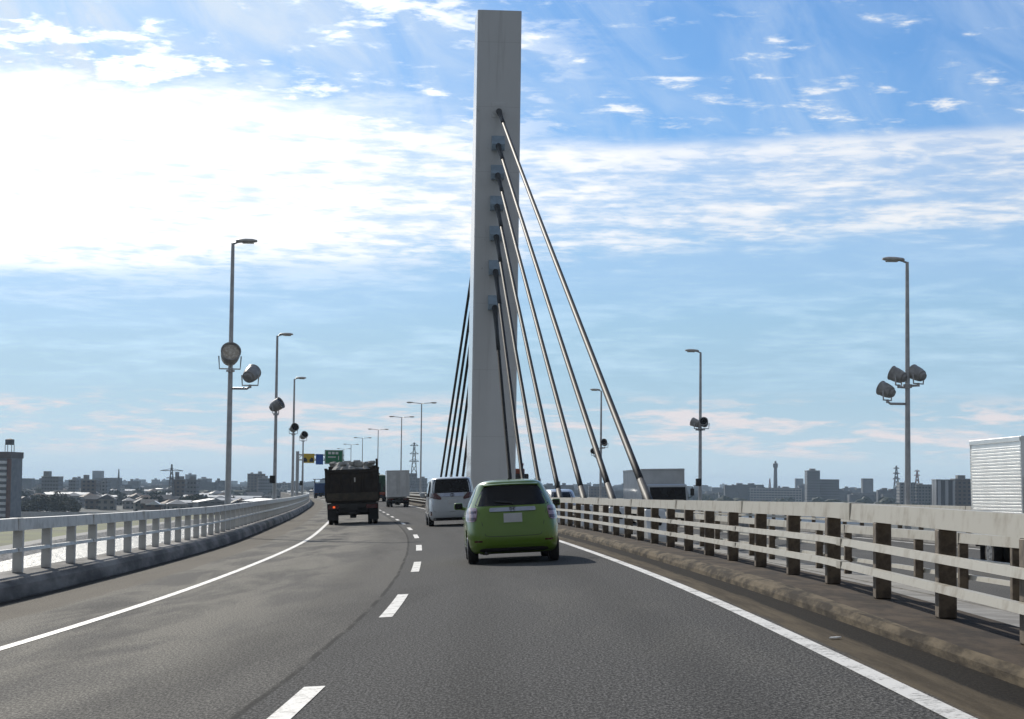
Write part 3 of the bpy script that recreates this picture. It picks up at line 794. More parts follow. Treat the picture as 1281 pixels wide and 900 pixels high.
q = MB(); q.box((0, -.15, a.z - 1.4), (W_ + .5, D_ + 1.6, 2.8)); q.box((-6, 0, a.z + .8), (6, 5, 1.6)); q.build('parapet', pm('parapet_brown', (.135, .10, .085), (.10, .075, .065), .4, .8), root)
q = MB(); q.tube([(W_ / 2 - 3.6, 0, a.z + 3.2), (W_ / 2 - 3.6, 0, a.z + 5.6), (W_ / 2 - 3.6, 0, a.z + 6.0)], [2.0, 2.0, .5], 20)
wt = q.build('water_tank', RM[0], root, True, 40)
q = MB()
for sx in (-1.5, 1.5):
    for sy in (-1.5, 1.5): q.tube([(W_ / 2 - 3.6 + sx, sy, a.z), (W_ / 2 - 3.6 + sx, sy, a.z + 3.3)], .18, 6)
q.build('tank_frame', M_GALV, wt)
# low white wall along the far bank road
p0, p1 = pd(26, 646.5, 880), pd(132, 643.5, 880)
b = MB(); b.box(((p0.x + p1.x) / 2, 880, 1.2), (p1.x - p0.x + 10, .4, 2.4)); o = b.build('flood_wall', M_WBOX); tag(o, 'long low white wall on the far bank below the clump of trees', 'wall')
# tiered white roofs near the mast
a = pd(196, 634, 800)
root = empty('hall', 'brown hall with two white roof tiers on the far bank', 'building', (a.x, a.y, 0))
b = MB(); b.box((0, 0, 2.2), (10.5, 8, 4.4)); b.box((.4, 0, 6.0), (6.0, 5, 2.2)); b.build('wall', WM[2], root)
b = MB(); b.box((0, 0, 4.6), (11.6, 9, .4)); b.box((.4, 0, 7.3), (7.0, 6, .4)); b.prism([(-2.0, 7.5), (2.6, 7.5), (.4, 8.8)], 1, -2, 2); b.build('roof', M_WBOX, root)

# trees of the far bank
M_LEAF = pm('foliage_olive', (.065, .060, .026), (.040, .044, .020), .35, .8)
M_LEAF2 = pm('foliage_dark', (.035, .050, .020), (.022, .034, .014), .35, .8)
M_BARK = pm('bark', (.07, .05, .035), (.05, .036, .026), 2, .9)
def tree(h, r, leaf, seed, name='tree'):
    rr = random.Random(seed); root = empty(name, None, 'tree')
    t = MB(); t.tube([(0, 0, 0), (.1, 0, h * .3), (.0, .1, h * .62)], [.28, .22, .10], 8)
    for k in range(6):
        a = k * 1.05 + rr.random(); t.tube([(0, 0, h * (.28 + .05 * k)), (math.cos(a) * r * .45, math.sin(a) * r * .45, h * (.5 + .05 * k))], [.12, .04], 6)
    t.build('trunk', M_BARK, root)
    c = MB(); lobes = [(Vector((rr.uniform(-.5, .5) * r, rr.uniform(-.5, .5) * r, h * rr.uniform(.42, .82))), rr.uniform(.34, .55) * r) for _ in range(9)]
    for _ in range(620):
        q, s = rr.choice(lobes); d = Vector((rr.gauss(0, 1), rr.gauss(0, 1), rr.gauss(0, .8))).normalized() * s * rr.uniform(.5, 1.08); p = q + d
        u = Vector((rr.gauss(0, 1), rr.gauss(0, 1), rr.gauss(0, 1))).normalized(); w = u.orthogonal().normalized(); z = rr.uniform(.25, .55)
        c.quad(p + (u + w) * z, p + (u - w * .6) * z, p - (u + w) * z, p + (w * .6 - u) * z)
    c.build('crown', leaf, root)
    return root
tp = [[tree(9.5, 6.0, M_LEAF, 1), 0], [tree(8.5, 5.5, M_LEAF, 2), 0], [tree(9, 5, M_LEAF2, 3), 0]]
tl_ = ['round olive tree in the clump behind the white flood wall', 'low spreading olive tree in the clump behind the white flood wall', 'dark green tree among the town houses across the river']
def put_tree(i, x, y, s):
    p = tp[i]; o = p[0] if p[1] == 0 else copy_tree(p[0]); p[1] += 1
    o.location = (x, y, 0); o.scale = (s, s, s * rnd.uniform(.9, 1.1)); o.rotation_euler = (0, 0, rnd.random() * 6)
    tag(o, tl_[i], 'tree', 'trees across the river')
for k in range(18):
    px_ = 30 + 68 * k / 17.; e = 1 - abs((px_ - 70) / 42.) ** 2.2 * .55
    q = pd(px_, 640, 900 + rnd.uniform(0, 60)); put_tree(k % 2, q.x, q.y, max(.45, e) * rnd.uniform(.85, 1.05))
for k in range(46):
    y = 700 + 1500 * rnd.random(); x = -y * rnd.uniform(.10, .268)
    if x > -175 and y < 900: continue
    if y < 980 and x < -.20 * y: continue
    put_tree(2, x, y, rnd.uniform(.6, 1.25))

# transmission towers and masts
def lattice(label, px_, ytop, d, wbase, arms, mat, name='transmission_tower', cat='pylon'):
    a = pd(px_, ytop, d); H = a.z
    root = empty(name, label, cat, (a.x, a.y, 0))
    b = MB(); t = d / FPX * .42
    def hw(z): return wbase / 2 * (1 - z / H) ** 1.0 * .92 + wbase * .04
    n = 9; zs = [H * (1 - (1 - k / n) ** 1.25) for k in range(n + 1)]
    for sx in (-1, 1):
        for sy in (-1, 1): b.tube([(sx * hw(z), sy * hw(z), z) for z in zs], t, 4)
    for i in range(n):
        for sy in (-1, 1):
            b.tube([(-hw(zs[i]), sy * hw(zs[i]), zs[i]), (hw(zs[i + 1]), sy * hw(zs[i + 1]), zs[i + 1])], t * .6, 4)
            b.tube([(hw(zs[i]), sy * hw(zs[i]), zs[i]), (-hw(zs[i + 1]), sy * hw(zs[i + 1]), zs[i + 1])], t * .6, 4)
    b.build('lattice_body', mat, root)
    for fz, half in arms:
        c = MB(); z = H * fz
        c.tube([(-half, 0, z), (half, 0, z)], t, 4); c.tube([(-half, 0, z), (0, 0, z + H * .045), (half, 0, z)], t * .7, 4)
        c.build('cross_arm', mat, root)
    return root
M_LAT = pm('lattice_steel', (.16, .17, .18), (.12, .13, .14), 1, .5, metal=.3)
M_LATR = pm('lattice_red', (.30, .10, .08), (.24, .09, .07), 1, .5)
lattice('slim transmission tower with three cross arms between the box truck and the pylon', 519.5, 554, 1500, 7.5, ((.95, 3.2), (.82, 3.4), (.70, 3.8)), M_LAT)
lattice('transmission tower with a broad top arm beyond the left railing', 217, 581, 1100, 5.0, ((.86, 6.5), (.70, 3.0)), M_LAT)
lattice('thin mast standing over the broad brown block on the left skyline', 151, 587, 1900, 3.2, (), M_LAT, 'radio_mast', 'mast')
lattice('transmission tower left of the tall right lamp post', 1122, 583, 2000, 8, ((.93, 3.0), (.80, 3.5), (.66, 4.0)), M_LAT)
lattice('faint reddish lattice frame above the long grey block on the right skyline', 1148, 589, 2300, 9, ((.98, 3.2), (.85, 3.6)), M_LATR, 'radio_mast', 'mast')
lattice('small red lattice mast beside the round tower', 964, 599, 2500, 5, (), M_LATR, 'radio_mast', 'mast')
# right-hand skyline
a = pd(971, 577, 2600)
root = empty('observation_tower', 'slender round tower with a wider head on the right skyline', 'tower', (a.x, a.y, 0)); k = 2600 / FPX
b = MB(); b.tube([(0, 0, 0), (0, 0, a.z - 8 * k)], [3.0 * k, 2.0 * k], 16); b.build('shaft', WM[4], root, True, 50)
b = MB(); b.tube([(0, 0, a.z - 9 * k), (0, 0, a.z - 7.5 * k), (0, 0, a.z - 3.5 * k), (0, 0, a.z - 2.8 * k)], [2.1 * k, 3.1 * k, 3.1 * k, 1.6 * k], 16); b.tube([(0, 0, a.z - 3 * k), (0, 0, a.z - .5 * k), (0, 0, a.z)], [1.4 * k, 1.2 * k, .3 * k], 12); b.build('tower_head', WM[4], root, True, 50)
block('dark tall apartment tower, highest block on the right skyline', 1009, 1025, 589.5, 2100, WM[4], 18, ((0, .4, 2.5),))
block('lower dark slab joined to the right of the tall apartment tower', 1025.6, 1049, 600.5, 2110, WM[4], 16, ())
block('long grey apartment slab right of the tall right lamp post', 1124, 1144, 604.5, 1700, WM[1], 14, ((.1, .3, 2),))
block('second grey slab stepping down beside the long one', 1144.6, 1168, 607, 1720, WM[1], 14, ((-.2, .2, 1.5),))
M_STRP = wall_mat('dark_striped', (.055, .05, .055), (.40, .41, .43), 5.2, 50, .42, .98)
block('dark block with pale vertical stripes beside the ribbed truck', 1169, 1192, 601, 1350, M_STRP, 15, ())
block('dark red-brown block half hidden behind the ribbed truck', 1192.5, 1216, 600, 1400, WM[2], 15, ((-.1, .4, 3),))
block('grey mid-rise between the lamp posts, wide and low on the right skyline', 938, 1003, 611, 2300, WM[3], 16, ((-.3, .1, 2), (.2, .12, 2)))
block('tall distant block behind the silver van', 697, 702, 603, 2600, WM[4], 14, ())
block('low long block with a reddish roof behind the longest cables', 738, 764, 609, 1900, WM[2], 14, ())
block('faint blue-grey block under the slim transmission tower', 513, 523, 593, 1900, WM[4], 18, ())
block('second faint block right of the slim transmission tower', 523.5, 536, 599, 1950, WM[4], 18, ((.1, .3, 2),))

# the rest of the town, out to the horizon: one mass
b = MB()
for k in range(2300):
    y = 2300 + 4200 * rnd.random() ** 1.3; x = y * rnd.uniform(-.30, .30)
    if y < 3200 and -.12 < x / y < -.02 and rnd.random() < .3: continue
    w, d = rnd.uniform(9, 34), rnd.uniform(9, 20); h = rnd.uniform(5, 11) if rnd.random() < .88 else rnd.uniform(11, 20)
    if rnd.random() < .010: h = rnd.uniform(22, 36); w = rnd.uniform(12, 22)
    b.box((x, y, h / 2), (w, d, h), mt=None)
    if h > 13 and rnd.random() < .6: b.box((x + w * rnd.uniform(-.3, .3), y, h + 1.3), (w * .25, d * .4, 2.6))
o = b.build('distant_town', pm('far_walls', (.095, .094, .094), (.04, .042, .046), .03, .85, lo=.40, hi=.60, detail=8)); tag(o, 'hazy mass of far grey roofs along the horizon', 'town', kind='stuff')
b = MB()
for k in range(900):
    y = 1500 + 3800 * rnd.random(); x = y * rnd.uniform(-.29, .29)
    if -.100 * y < x < .1 * y and y < 2000: continue
    if not free(x, y, 4) : continue
    s = rnd.uniform(2.5, 6)
    m = Matrix.Translation((x, y, s * .6)) @ Matrix.Diagonal((s * rnd.uniform(.9, 1.9), s, s * rnd.uniform(.7, 1.1), 1))
    r_ = bmesh.ops.create_icosphere(b.bm, subdivisions=2, radius=1.0, matrix=m)
    for v in r_['verts']: v.co += Vector((rnd.gauss(0, .14), rnd.gauss(0, .14), rnd.gauss(0, .14))) * s
o = b.build('distant_trees', M_LEAF2); tag(o, 'dark scattered tree clumps among the far roofs', 'trees', kind='stuff')

# ------------------------------------------------------------------ air
hb = MB(); hb.box((0, 4200, 31), (19600, 11400, 66)); ho = hb.build('haze', bpy.data.materials.new('haze_air')); ho['kind'] = 'stuff'; ho['label'] = 'pale blue haze over the plain'
hm = ho.data.materials[0]; hm.use_nodes = True; t = hm.node_tree; t.nodes.remove(t.nodes['Principled BSDF'])
pv_ = t.nodes.new('ShaderNodeVolumePrincipled'); pv_.inputs['Color'].default_value = (.62, .80, 1.0, 1); pv_.inputs['Density'].default_value = 0.85e-4; pv_.inputs['Anisotropy'].default_value = .2
t.links.new(pv_.outputs[0], t.nodes['Material Output'].inputs['Volume'])

# ------------------------------------------------------------------ car bodies
def cr_interp(tab, z):
    """Catmull-Rom through rows (z, ...)"""
    if z <= tab[0][0]: return tab[0][1:]
    if z >= tab[-1][0]: return tab[-1][1:]
    i = 0
    while z > tab[i + 1][0]: i += 1
    t = (z - tab[i][0]) / (tab[i + 1][0] - tab[i][0]); out = []
    for k in range(1, len(tab[0])):
        p1, p2 = tab[i][k], tab[i + 1][k]
        d = (p2 - p1)
        def slope(j):
            if j == 0 or j == len(tab) - 1: return None
            a = (tab[j][k] - tab[j - 1][k]) / (tab[j][0] - tab[j - 1][0]); c = (tab[j + 1][k] - tab[j][k]) / (tab[j + 1][0] - tab[j][0])
            return 0 if a * c <= 0 else 2 * a * c / (a + c)
        h = tab[i + 1][0] - tab[i][0]; s = d / h
        m1 = slope(i); m2 = slope(i + 1); m1 = s if m1 is None else m1; m2 = s if m2 is None else m2
        out.append(p1 * (2 * t ** 3 - 3 * t ** 2 + 1) + h * m1 * (t ** 3 - 2 * t ** 2 + t) + p2 * (-2 * t ** 3 + 3 * t ** 2) + h * m2 * (t ** 3 - t ** 2))
    return out
class Car:
    def __init__(s, tab, n=4.6): s.tab = tab; s.n = n
    def nz(s, z): return s.n + 2.6 * max(0.0, min(1.0, (1.05 - z) / .5))
    def rear(s, x, z, off=0.0):
        w, a, b = cr_interp(s.tab, z); l = (b - a) / 2; c = (a + b) / 2
        k = max(0, 1 - min(1, abs(x) / w) ** s.nz(z)) ** (1 / s.nz(z))
        return Vector((x, c - l * k - off, z))
    def front(s, x, z, off=0.0):
        w, a, b = cr_interp(s.tab, z); l = (b - a) / 2; c = (a + b) / 2
        k = max(0, 1 - min(1, abs(x) / w) ** s.nz(z)) ** (1 / s.nz(z))
        return Vector((x, c + l * k + off, z))
    def side(s, y, z, sg, off=0.0):
        w, a, b = cr_interp(s.tab, z); l = (b - a) / 2; c = (a + b) / 2
        k = max(0, 1 - min(1, abs((y - c) / l)) ** s.nz(z)) ** (1 / s.nz(z))
        return Vector((sg * (w * k + off), y, z))
    def body(s, mat, root, arches, rr, ww):
        bm = bmesh.new(); rings = []; z0, z1 = s.tab[0][0], s.tab[-1][0]
        zs = []; NZ = 46
        for i in range(NZ + 1):
            t = i / NZ; zs.append(z0 + (z1 - z0) * (t if t < .7 else .7 + (1 - max(0, 1 - (t - .7) / .3) ** 1.5) * .3))
        th = []
        for q in range(4):
            for k in range(14):
                t = k / 14; th.append((q + t) * math.pi / 2)
        for z in zs:
            w, a, b = cr_interp(s.tab, z); l = (b - a) / 2; c = (a + b) / 2; r = []
            for t in th:
                cs, sn = math.cos(t), math.sin(t)
                r.append(bm.verts.new((w * math.copysign(abs(cs) ** (2 / s.nz(z)), cs), c + l * math.copysign(abs(sn) ** (2 / s.nz(z)), sn), z)))
            rings.append(r)
        N = len(th)
        for i in range(NZ):
            for k in range(N): bm.faces.new((rings[i][k], rings[i][(k + 1) % N], rings[i + 1][(k + 1) % N], rings[i + 1][k]))
        for ring, zz_ in ((rings[0], 0), (rings[-1], .006)):
            ctr = bm.verts.new((0, sum(v.co.y for v in ring) / N, ring[0].co.z + zz_))
            for k in range(N): bm.faces.new((ring[k], ring[(k + 1) % N], ctr))
        bmesh.ops.recalc_face_normals(bm, faces=bm.faces[:])
        me = bpy.data.meshes.new('body'); bm.to_mesh(me); bm.free()
        ob = bpy.data.objects.new('body', me); col.objects.link(ob); me.materials.append(mat)
        cu = MB()
        for y in arches: cu.tube([(-2, y, rr), (-ww, y, rr)], rr + .035, 28); cu.tube([(ww, y, rr), (2, y, rr)], rr + .035, 28)
        co = cu.build('cutter', M_DARK)
        md = ob.modifiers.new('arch', 'BOOLEAN'); md.operation = 'DIFFERENCE'; md.object = co; md.solver = 'EXACT'
        dg = bpy.context.evaluated_depsgraph_get(); dg.update()
        nm = bpy.data.meshes.new_from_object(ob.evaluated_get(dg)); ob.modifiers.clear(); ob.data = nm; nm.name = 'body'
        bpy.data.objects.remove(co)
        while len(nm.materials) > 1: nm.materials.pop()
        for p in nm.polygons: p.use_smooth = True; p.material_index = 0
        nm.set_sharp_from_angle(angle=R(38))
        ob.parent = root
        return ob
def patch(fn, rows, name, mat, root, off=.004, th=.006, nc=10, sub=3):
    """rows: (z, a, b) limits along the surface coordinate; builds a thin conforming shell"""
    b = MB(); R2 = []
    for i in range(len(rows) - 1):
        for k in range(sub): 
            t = k / sub; R2.append(tuple(rows[i][j] + (rows[i + 1][j] - rows[i][j]) * t for j in range(3)))
    R2.append(rows[-1])
    outer = []; inner = []
    for z, a, c in R2:
        outer.append([b.bm.verts.new(fn(a + (c - a) * k / nc, z, off)) for k in range(nc + 1)])
        inner.append([b.bm.verts.new(fn(a + (c - a) * k / nc, z, off - th)) for k in range(nc + 1)])
    n = len(R2)
    for i in range(n - 1):
        for k in range(nc):
            b.bm.faces.new((outer[i][k], outer[i][k + 1], outer[i + 1][k + 1], outer[i + 1][k]))
            b.bm.faces.new((inner[i][k], inner[i + 1][k], inner[i + 1][k + 1], inner[i][k + 1]))
    for i in range(n - 1):
        b.bm.faces.new((outer[i][0], outer[i + 1][0], inner[i + 1][0], inner[i][0])); b.bm.faces.new((outer[i][nc], inner[i][nc], inner[i + 1][nc], outer[i + 1][nc]))
    for k in range(nc):
        b.bm.faces.new((outer[0][k], inner[0][k], inner[0][k + 1], outer[0][k + 1])); b.bm.faces.new((outer[-1][k], outer[-1][k + 1], inner[-1][k + 1], inner[-1][k]))
    return b.build(name, mat, root, True, 40)
def wheel(root, x, y, r, w, dual=False, name='wheel', rimmat=None):
    """tyre + rim under one wheel"""
    sg = 1 if x > 0 else -1
    t = MB()
    for dd in ([0, -sg * (w + .04)] if dual else [0]):
        pr = [(-w / 2, r * .62), (-w / 2, r * .93), (-w / 2 + .025, r), (w / 2 - .025, r), (w / 2, r * .93), (w / 2, r * .62)]
        t.lathe(Matrix.Translation((x + dd, y, r)) @ Matrix.Rotation(-math.pi / 2, 4, 'Z'), pr, 32)
    wo = t.build(name, M_TYRE, root, True, 40)
    m = MB(); m.tube([(x + sg * (w / 2 - .03), y, r), (x + sg * (w / 2 + .006), y, r)], [r * .66, r * .63], 24)
    for k in range(5):
        a = k * 1.2566; m.box((x + sg * (w / 2 + .008), y + math.cos(a) * r * .34, r + math.sin(a) * r * .34), (.02, .05, .05))
    m.build('rim', rimmat or M_RIM, wo, True, 40)
    return wo

# ---- green hatchback
def green_car(mt):
    root = empty('hatchback_car', 'lime green hatchback just ahead in the right lane', 'car', mt=mt)
    tab = [(.195, .77, .13, 3.74), (.24, .81, .07, 3.82), (.33, .838, .02, 3.88), (.46, .846, .0, 3.90), (.60, .847, .005, 3.89), (.75, .847, .03, 3.85), (.88, .838, .055, 3.74), (.96, .822, .075, 3.42),
           (1.02, .800, .10, 3.06), (1.10, .768, .17, 2.86), (1.20, .718, .26, 2.62), (1.30, .668, .345, 2.38), (1.39, .622, .41, 2.14), (1.445, .585, .43, 1.98), (1.485, .525, .47, 1.85), (1.510, .44, .60, 1.70), (1.525, .28, .85, 1.50)]
    c = Car(tab, 4.4)
    c.body(M_GREEN, root, (.62, 3.12), .30, .63)
    w = patch(c.rear, [(1.050, -.60, .60), (1.060, -.655, .655), (1.085, -.662, .662), (1.20, -.610, .610), (1.30, -.553, .553), (1.375, -.503, .503), (1.405, -.478, .478), (1.417, -.43, .43)], 'rear_window', M_GLASS, root, .005, .008, 16)
    # wiper across the glass foot
    b = MB(); b.tube([c.rear(.0, 1.075, .035), c.rear(.02, 1.10, .03), c.rear(-.17, 1.115, .03), c.rear(-.30, 1.12, .02)], .010, 6); b.build('wiper', M_DARK, w)
    # spoiler lip over the glass, with the lamp bar
    b = MB(); N = 14
    pr = [(.02, 1.412), (-.055, 1.424), (-.06, 1.440), (.0, 1.462), (.12, 1.478)]
    rows = []
    for i in range(N + 1):
        x = -.50 + i / N; e = 1 - .25 * (abs(x) / .5) ** 3
        yr = c.rear(x * .9, 1.44, 0).y
        rows.append([b.bm.verts.new((x * (1 if j < 3 else .97), yr + q * e + .02, z - .014 * (abs(x) / .5) ** 2)) for j, (q, z) in enumerate(pr)])
    for i in range(N):
        for j in range(len(pr)): b.bm.faces.new((rows[i][j], rows[i][(j + 1) % 5], rows[i + 1][(j + 1) % 5], rows[i + 1][j]))
    b.bm.faces.new(rows[0]); b.bm.faces.new(rows[-1][::-1])
    b.build('spoiler', M_GREEN, root, True, 40)
    for sg in (-1, 1):
        # side glass
        patch(lambda a, z, o, sg=sg: c.side(a, z, sg, o), [(1.03, .62, 2.86), (1.12, .60, 2.70), (1.22, .66, 2.45), (1.33, .74, 2.14), (1.40, .86, 1.90)], 'side_window', M_GLASS, root, .004, .008, 14)
        # tail lamp wraps the corner
        lo, hi = (.60, .795)
        fn = lambda a, z, o, sg=sg: Vector((c.rear(a, z, o).x + sg * o * .8, c.rear(a, z, o).y, z))
        q = [(.775, .70, .805), (.80, .655, .825), (.90, .635, .825), (.98, .625, .803), (1.015, .635, .785), (1.03, .66, .765)]
        tl = patch(fn, [(z, sg * a, sg * e) for z, a, e in q], 'tail_light', M_TAILC, root, .010, .02, 8)
        patch(fn, [(z, sg * a, sg * e) for z, a, e in [(.80, .66, .80), (.84, .65, .80), (.855, .65, .80)]], 'lower_lens', M_TAILR, tl, .014, .01, 6)
        patch(fn, [(z, sg * a, sg * e) for z, a, e in [(.93, .645, .79), (.955, .64, .79), (.97, .64, .785)]], 'upper_lens', M_TAILR, tl, .014, .01, 6)
        # reflector in bumper
        patch(c.rear, [(.40, sg * .56, sg * .70), (.43, sg * .56, sg * .705)], 'reflector', M_TAILR, root, .006, .012, 4, 1)
        # door mirror
        b = MB(); b.box((sg * .935, 2.52, 1.055), (.17, .10, .135), .04, seg=3); b.tube([(sg * .72, 2.50, .985), (sg * .90, 2.54, 1.02)], .035, 8)
        mr = b.build('door_mirror', M_GREEN if sg > 0 else M_GREEN, root, True, 50)
        b = MB(); b.box((sg * .935, 2.468, 1.055), (.135, .012, .10), .004); b.build('mirror_glass', M_GLASS, mr)
        b = MB()
        for (yy, zz2) in ((1.55, .83), (2.45, .83)): p = c.side(yy, zz2, sg, .012); b.box(p, (.03, .17, .025), .008)
        b.build('door_handle', M_GREEN, root)
        for y in (.62, 3.12): wheel(root, sg * .728, y, .30, .185)
    # garnish, plate, seams
    gr = patch(c.rear, [(.945, -.40, .40), (.955, -.415, .415), (.985, -.415, .415), (1.005, -.41, .41), (1.018, -.39, .39)], 'tailgate_garnish', M_CHROME, root, .022, .035, 16, 2)
    em = MB(); y = c.rear(0, .985, .030).y
    for cc, dd in (((-.028, y, .985), (.012, .012, .072)), ((.028, y, .985), (.012, .012, .072)), ((0, y, .985), (.05, .012, .012))): em.box(cc, dd, .003)
    em.tube([(-.045, y + .004, .94), (-.05, y + .004, 1.03), (.05, y + .004, 1.03), (.045, y + .004, .94), (-.045, y + .004, .94)], .006, 6)
    em.build('maker_emblem', M_DARK, gr)
    pl = MB(); p = c.rear(0, .825, .02); pl.box((0, p.y, .825), (.33, .012, .165), .004); pl.build('number_plate', M_PLATE, root)
    pr_ = patch(c.rear, [(.725, -.24, .24), (.735, -.25, .25), (.915, -.25, .25), (.925, -.24, .24)], 'plate_recess', M_GREEN, root, .008, .012, 8, 1)
    def seam(pts):
        s_ = MB(); s_.tube([c.rear(x, z, -.001) for x, z in pts], .005, 6, True); return s_
    s_ = seam([(-.66, 1.04), (-.60, .93), (-.55, .72), (-.50, .52), (-.44, .50), (0, .495), (.44, .50), (.50, .52), (.55, .72), (.60, .93), (.66, 1.04)]); s_.build('tailgate_seam', M_DARK, root)
    # bumper: crease and dark lower valance
    patch(c.rear, [(.215, -.55, .55), (.235, -.62, .62), (.275, -.60, .60), (.29, -.50, .50)], 'lower_valance', M_DARK, root, .02, .03, 12, 1)
    patch(c.rear, [(.335, -.62, .62), (.345, -.66, .66), (.355, -.66, .66), (.362, -.62, .62)], 'bumper_crease', M_GREEN, root, .014, .02, 14, 1)
    b = MB(); b.tube([(-.50, .28, .20), (-.50, .03, .195)], .03, 10); b.box((-.50, .55, .22), (.20, .42, .12), .05); b.build('exhaust', M_DARK, root, True, 50)
    b = MB(); b.box((0, 1.9, .20), (1.2, 3.2, .05)); b.box((0, .62, .28), (1.15, .09, .09)); b.build('underbody', M_DARK, root)
    b = MB(); p = Vector((-.01, .86, 1.52)); b.tube([p, p + Vector((0, -.02, .02))], [.03, .018], 8); b.tube([p + Vector((0, -.01, .01)), p + Vector((0, -.10, .185))], .006, 6); b.build('antenna', M_DARK, root)
    patch(c.front, [(1.0, -.72, .72), (1.1, -.70, .70), (1.25, -.62, .62), (1.38, -.54, .54)], 'windscreen', M_GLASS, root, .004, .008, 12)
    for sg in (-1, 1): patch(c.front, [(.66, sg * .52, sg * .78), (.80, sg * .50, sg * .76)], 'headlight', M_LENS, root, .006, .012, 6)
    return root
# ---- minivan (white, right lane) and silver van use the same shape
def minivan(mt, label, paint, name='minivan'):
    root = empty(name, label, 'minivan', mt=mt)
    tab = [(.22, .82, .14, 4.70), (.30, .88, .05, 4.82), (.42, .915, .01, 4.88), (.60, .925, .0, 4.90), (.90, .925, .015, 4.86), (1.05, .92, .035, 4.72), (1.16, .912, .055, 4.35), (1.28, .898, .085, 4.05), (1.45, .872, .13, 3.85),
           (1.62, .84, .18, 3.62), (1.74, .81, .215, 3.40), (1.815, .775, .25, 3.2), (1.86, .71, .33, 3.0), (1.885, .60, .5, 2.8), (1.90, .40, .8, 2.5)]
    c = Car(tab, 5.0)
    c.body(paint, root, (.92, 3.92), .335, .68)
    patch(c.rear, [(1.285, -.77, .77), (1.30, -.83, .83), (1.40, -.835, .835), (1.62, -.80, .80), (1.76, -.755, .755), (1.80, -.715, .715), (1.815, -.65, .65)], 'rear_window', M_GLASS, root, .006, .010, 18)
    gr = patch(c.rear, [(1.145, -.42, .42), (1.16, -.45, .45), (1.26, -.47, .47), (1.278, -.45, .45)], 'tailgate_garnish', M_CHROME, root, .016, .03, 14, 2)
    em = MB(); y = c.rear(0, 1.20, .022).y
    em.tube([(.075 * math.cos(a), y, 1.20 + .055 * math.sin(a)) for a in [k * 6.2832 / 16 for k in range(17)]], .012, 6)
    em.tube([(0, y, 1.15), (0, y, 1.25)], .018, 6); em.build('maker_emblem', M_DARK, gr)
    for sg in (-1, 1):
        fn = lambda a, z, o: c.rear(a, z, o)
        tl = patch(fn, [(z, sg * a, sg * e) for z, a, e in [(1.03, .44, .50), (1.06, .42, .66), (1.12, .44, .84), (1.20, .52, .895), (1.28, .60, .885)]], 'tail_light', M_TAILR, root, .014, .03, 10)
        tl['label'] = 'dark red swept tail light'
        patch(lambda a, z, o, sg=sg: c.side(a, z, sg, o), [(1.16, .45, 3.7), (1.3, .45, 3.6), (1.5, .5, 3.4), (1.68, .6, 3.1), (1.74, .75, 2.9)], 'side_window', M_GLASS, root, .005, .01, 12)
        patch(c.rear, [(.42, sg * .80, sg * .86), (.58, sg * .80, sg * .865)], 'reflector', M_TAILR, root, .008, .016, 4, 1)
        b = MB(); b.box((sg * 1.05, 3.35, 1.22), (.2, .12, .2), .05, seg=2); b.tube([(sg * .86, 3.4, 1.16), (sg * .97, 3.37, 1.18)], .03, 8); b.build('door_mirror', paint, root, True, 50)
        for y in (.92, 3.92): wheel(root, sg * .815, y, .335, .205)
    pl = MB(); pl.box((0, c.rear(0, .95, .012).y, .95), (.33, .012, .165), .004); pl.build('number_plate', M_PLATE, root)
    s_ = MB(); s_.tube([c.rear(x, z, -.001) for x, z in ((-.80, 1.02), (-.76, .8), (-.72, .60), (-.66, .565), (0, .56), (.66, .565), (.72, .60), (.76, .8), (.80, 1.02))], .006, 6); s_.build('tailgate_seam', M_DARK, root)
    patch(c.rear, [(.24, -.68, .68), (.26, -.74, .74), (.32, -.74, .74), (.335, -.66, .66)], 'lower_valance', M_DARK, root, .02, .03, 12, 1)
    b = MB(); b.box((0, 2.4, .24), (1.3, 4.0, .06)); b.box((0, .92, .30), (1.3, .1, .1)); b.build('underbody', M_DARK, root)
    b = MB(); b.prism([(.55, 1.885), (.80, 1.905), (.85, 1.985), (.80, 1.985)], 0, -.03, .03); b.build('antenna_fin', M_DARK, root)
    patch(c.front, [(1.18, -.8, .8), (1.4, -.76, .76), (1.6, -.72, .72), (1.74, -.66, .66)], 'windscreen', M_GLASS, root, .004, .008, 12)
    for sg in (-1, 1): patch(c.front, [(.78, sg * .52, sg * .84), (.95, sg * .50, sg * .82)], 'headlight', M_LENS, root, .006, .012, 6)
    b = MB(); b.box((0, 4.88, .6), (1.1, .05, .35), .02); b.build('grille', M_CHROME, root)
    return root

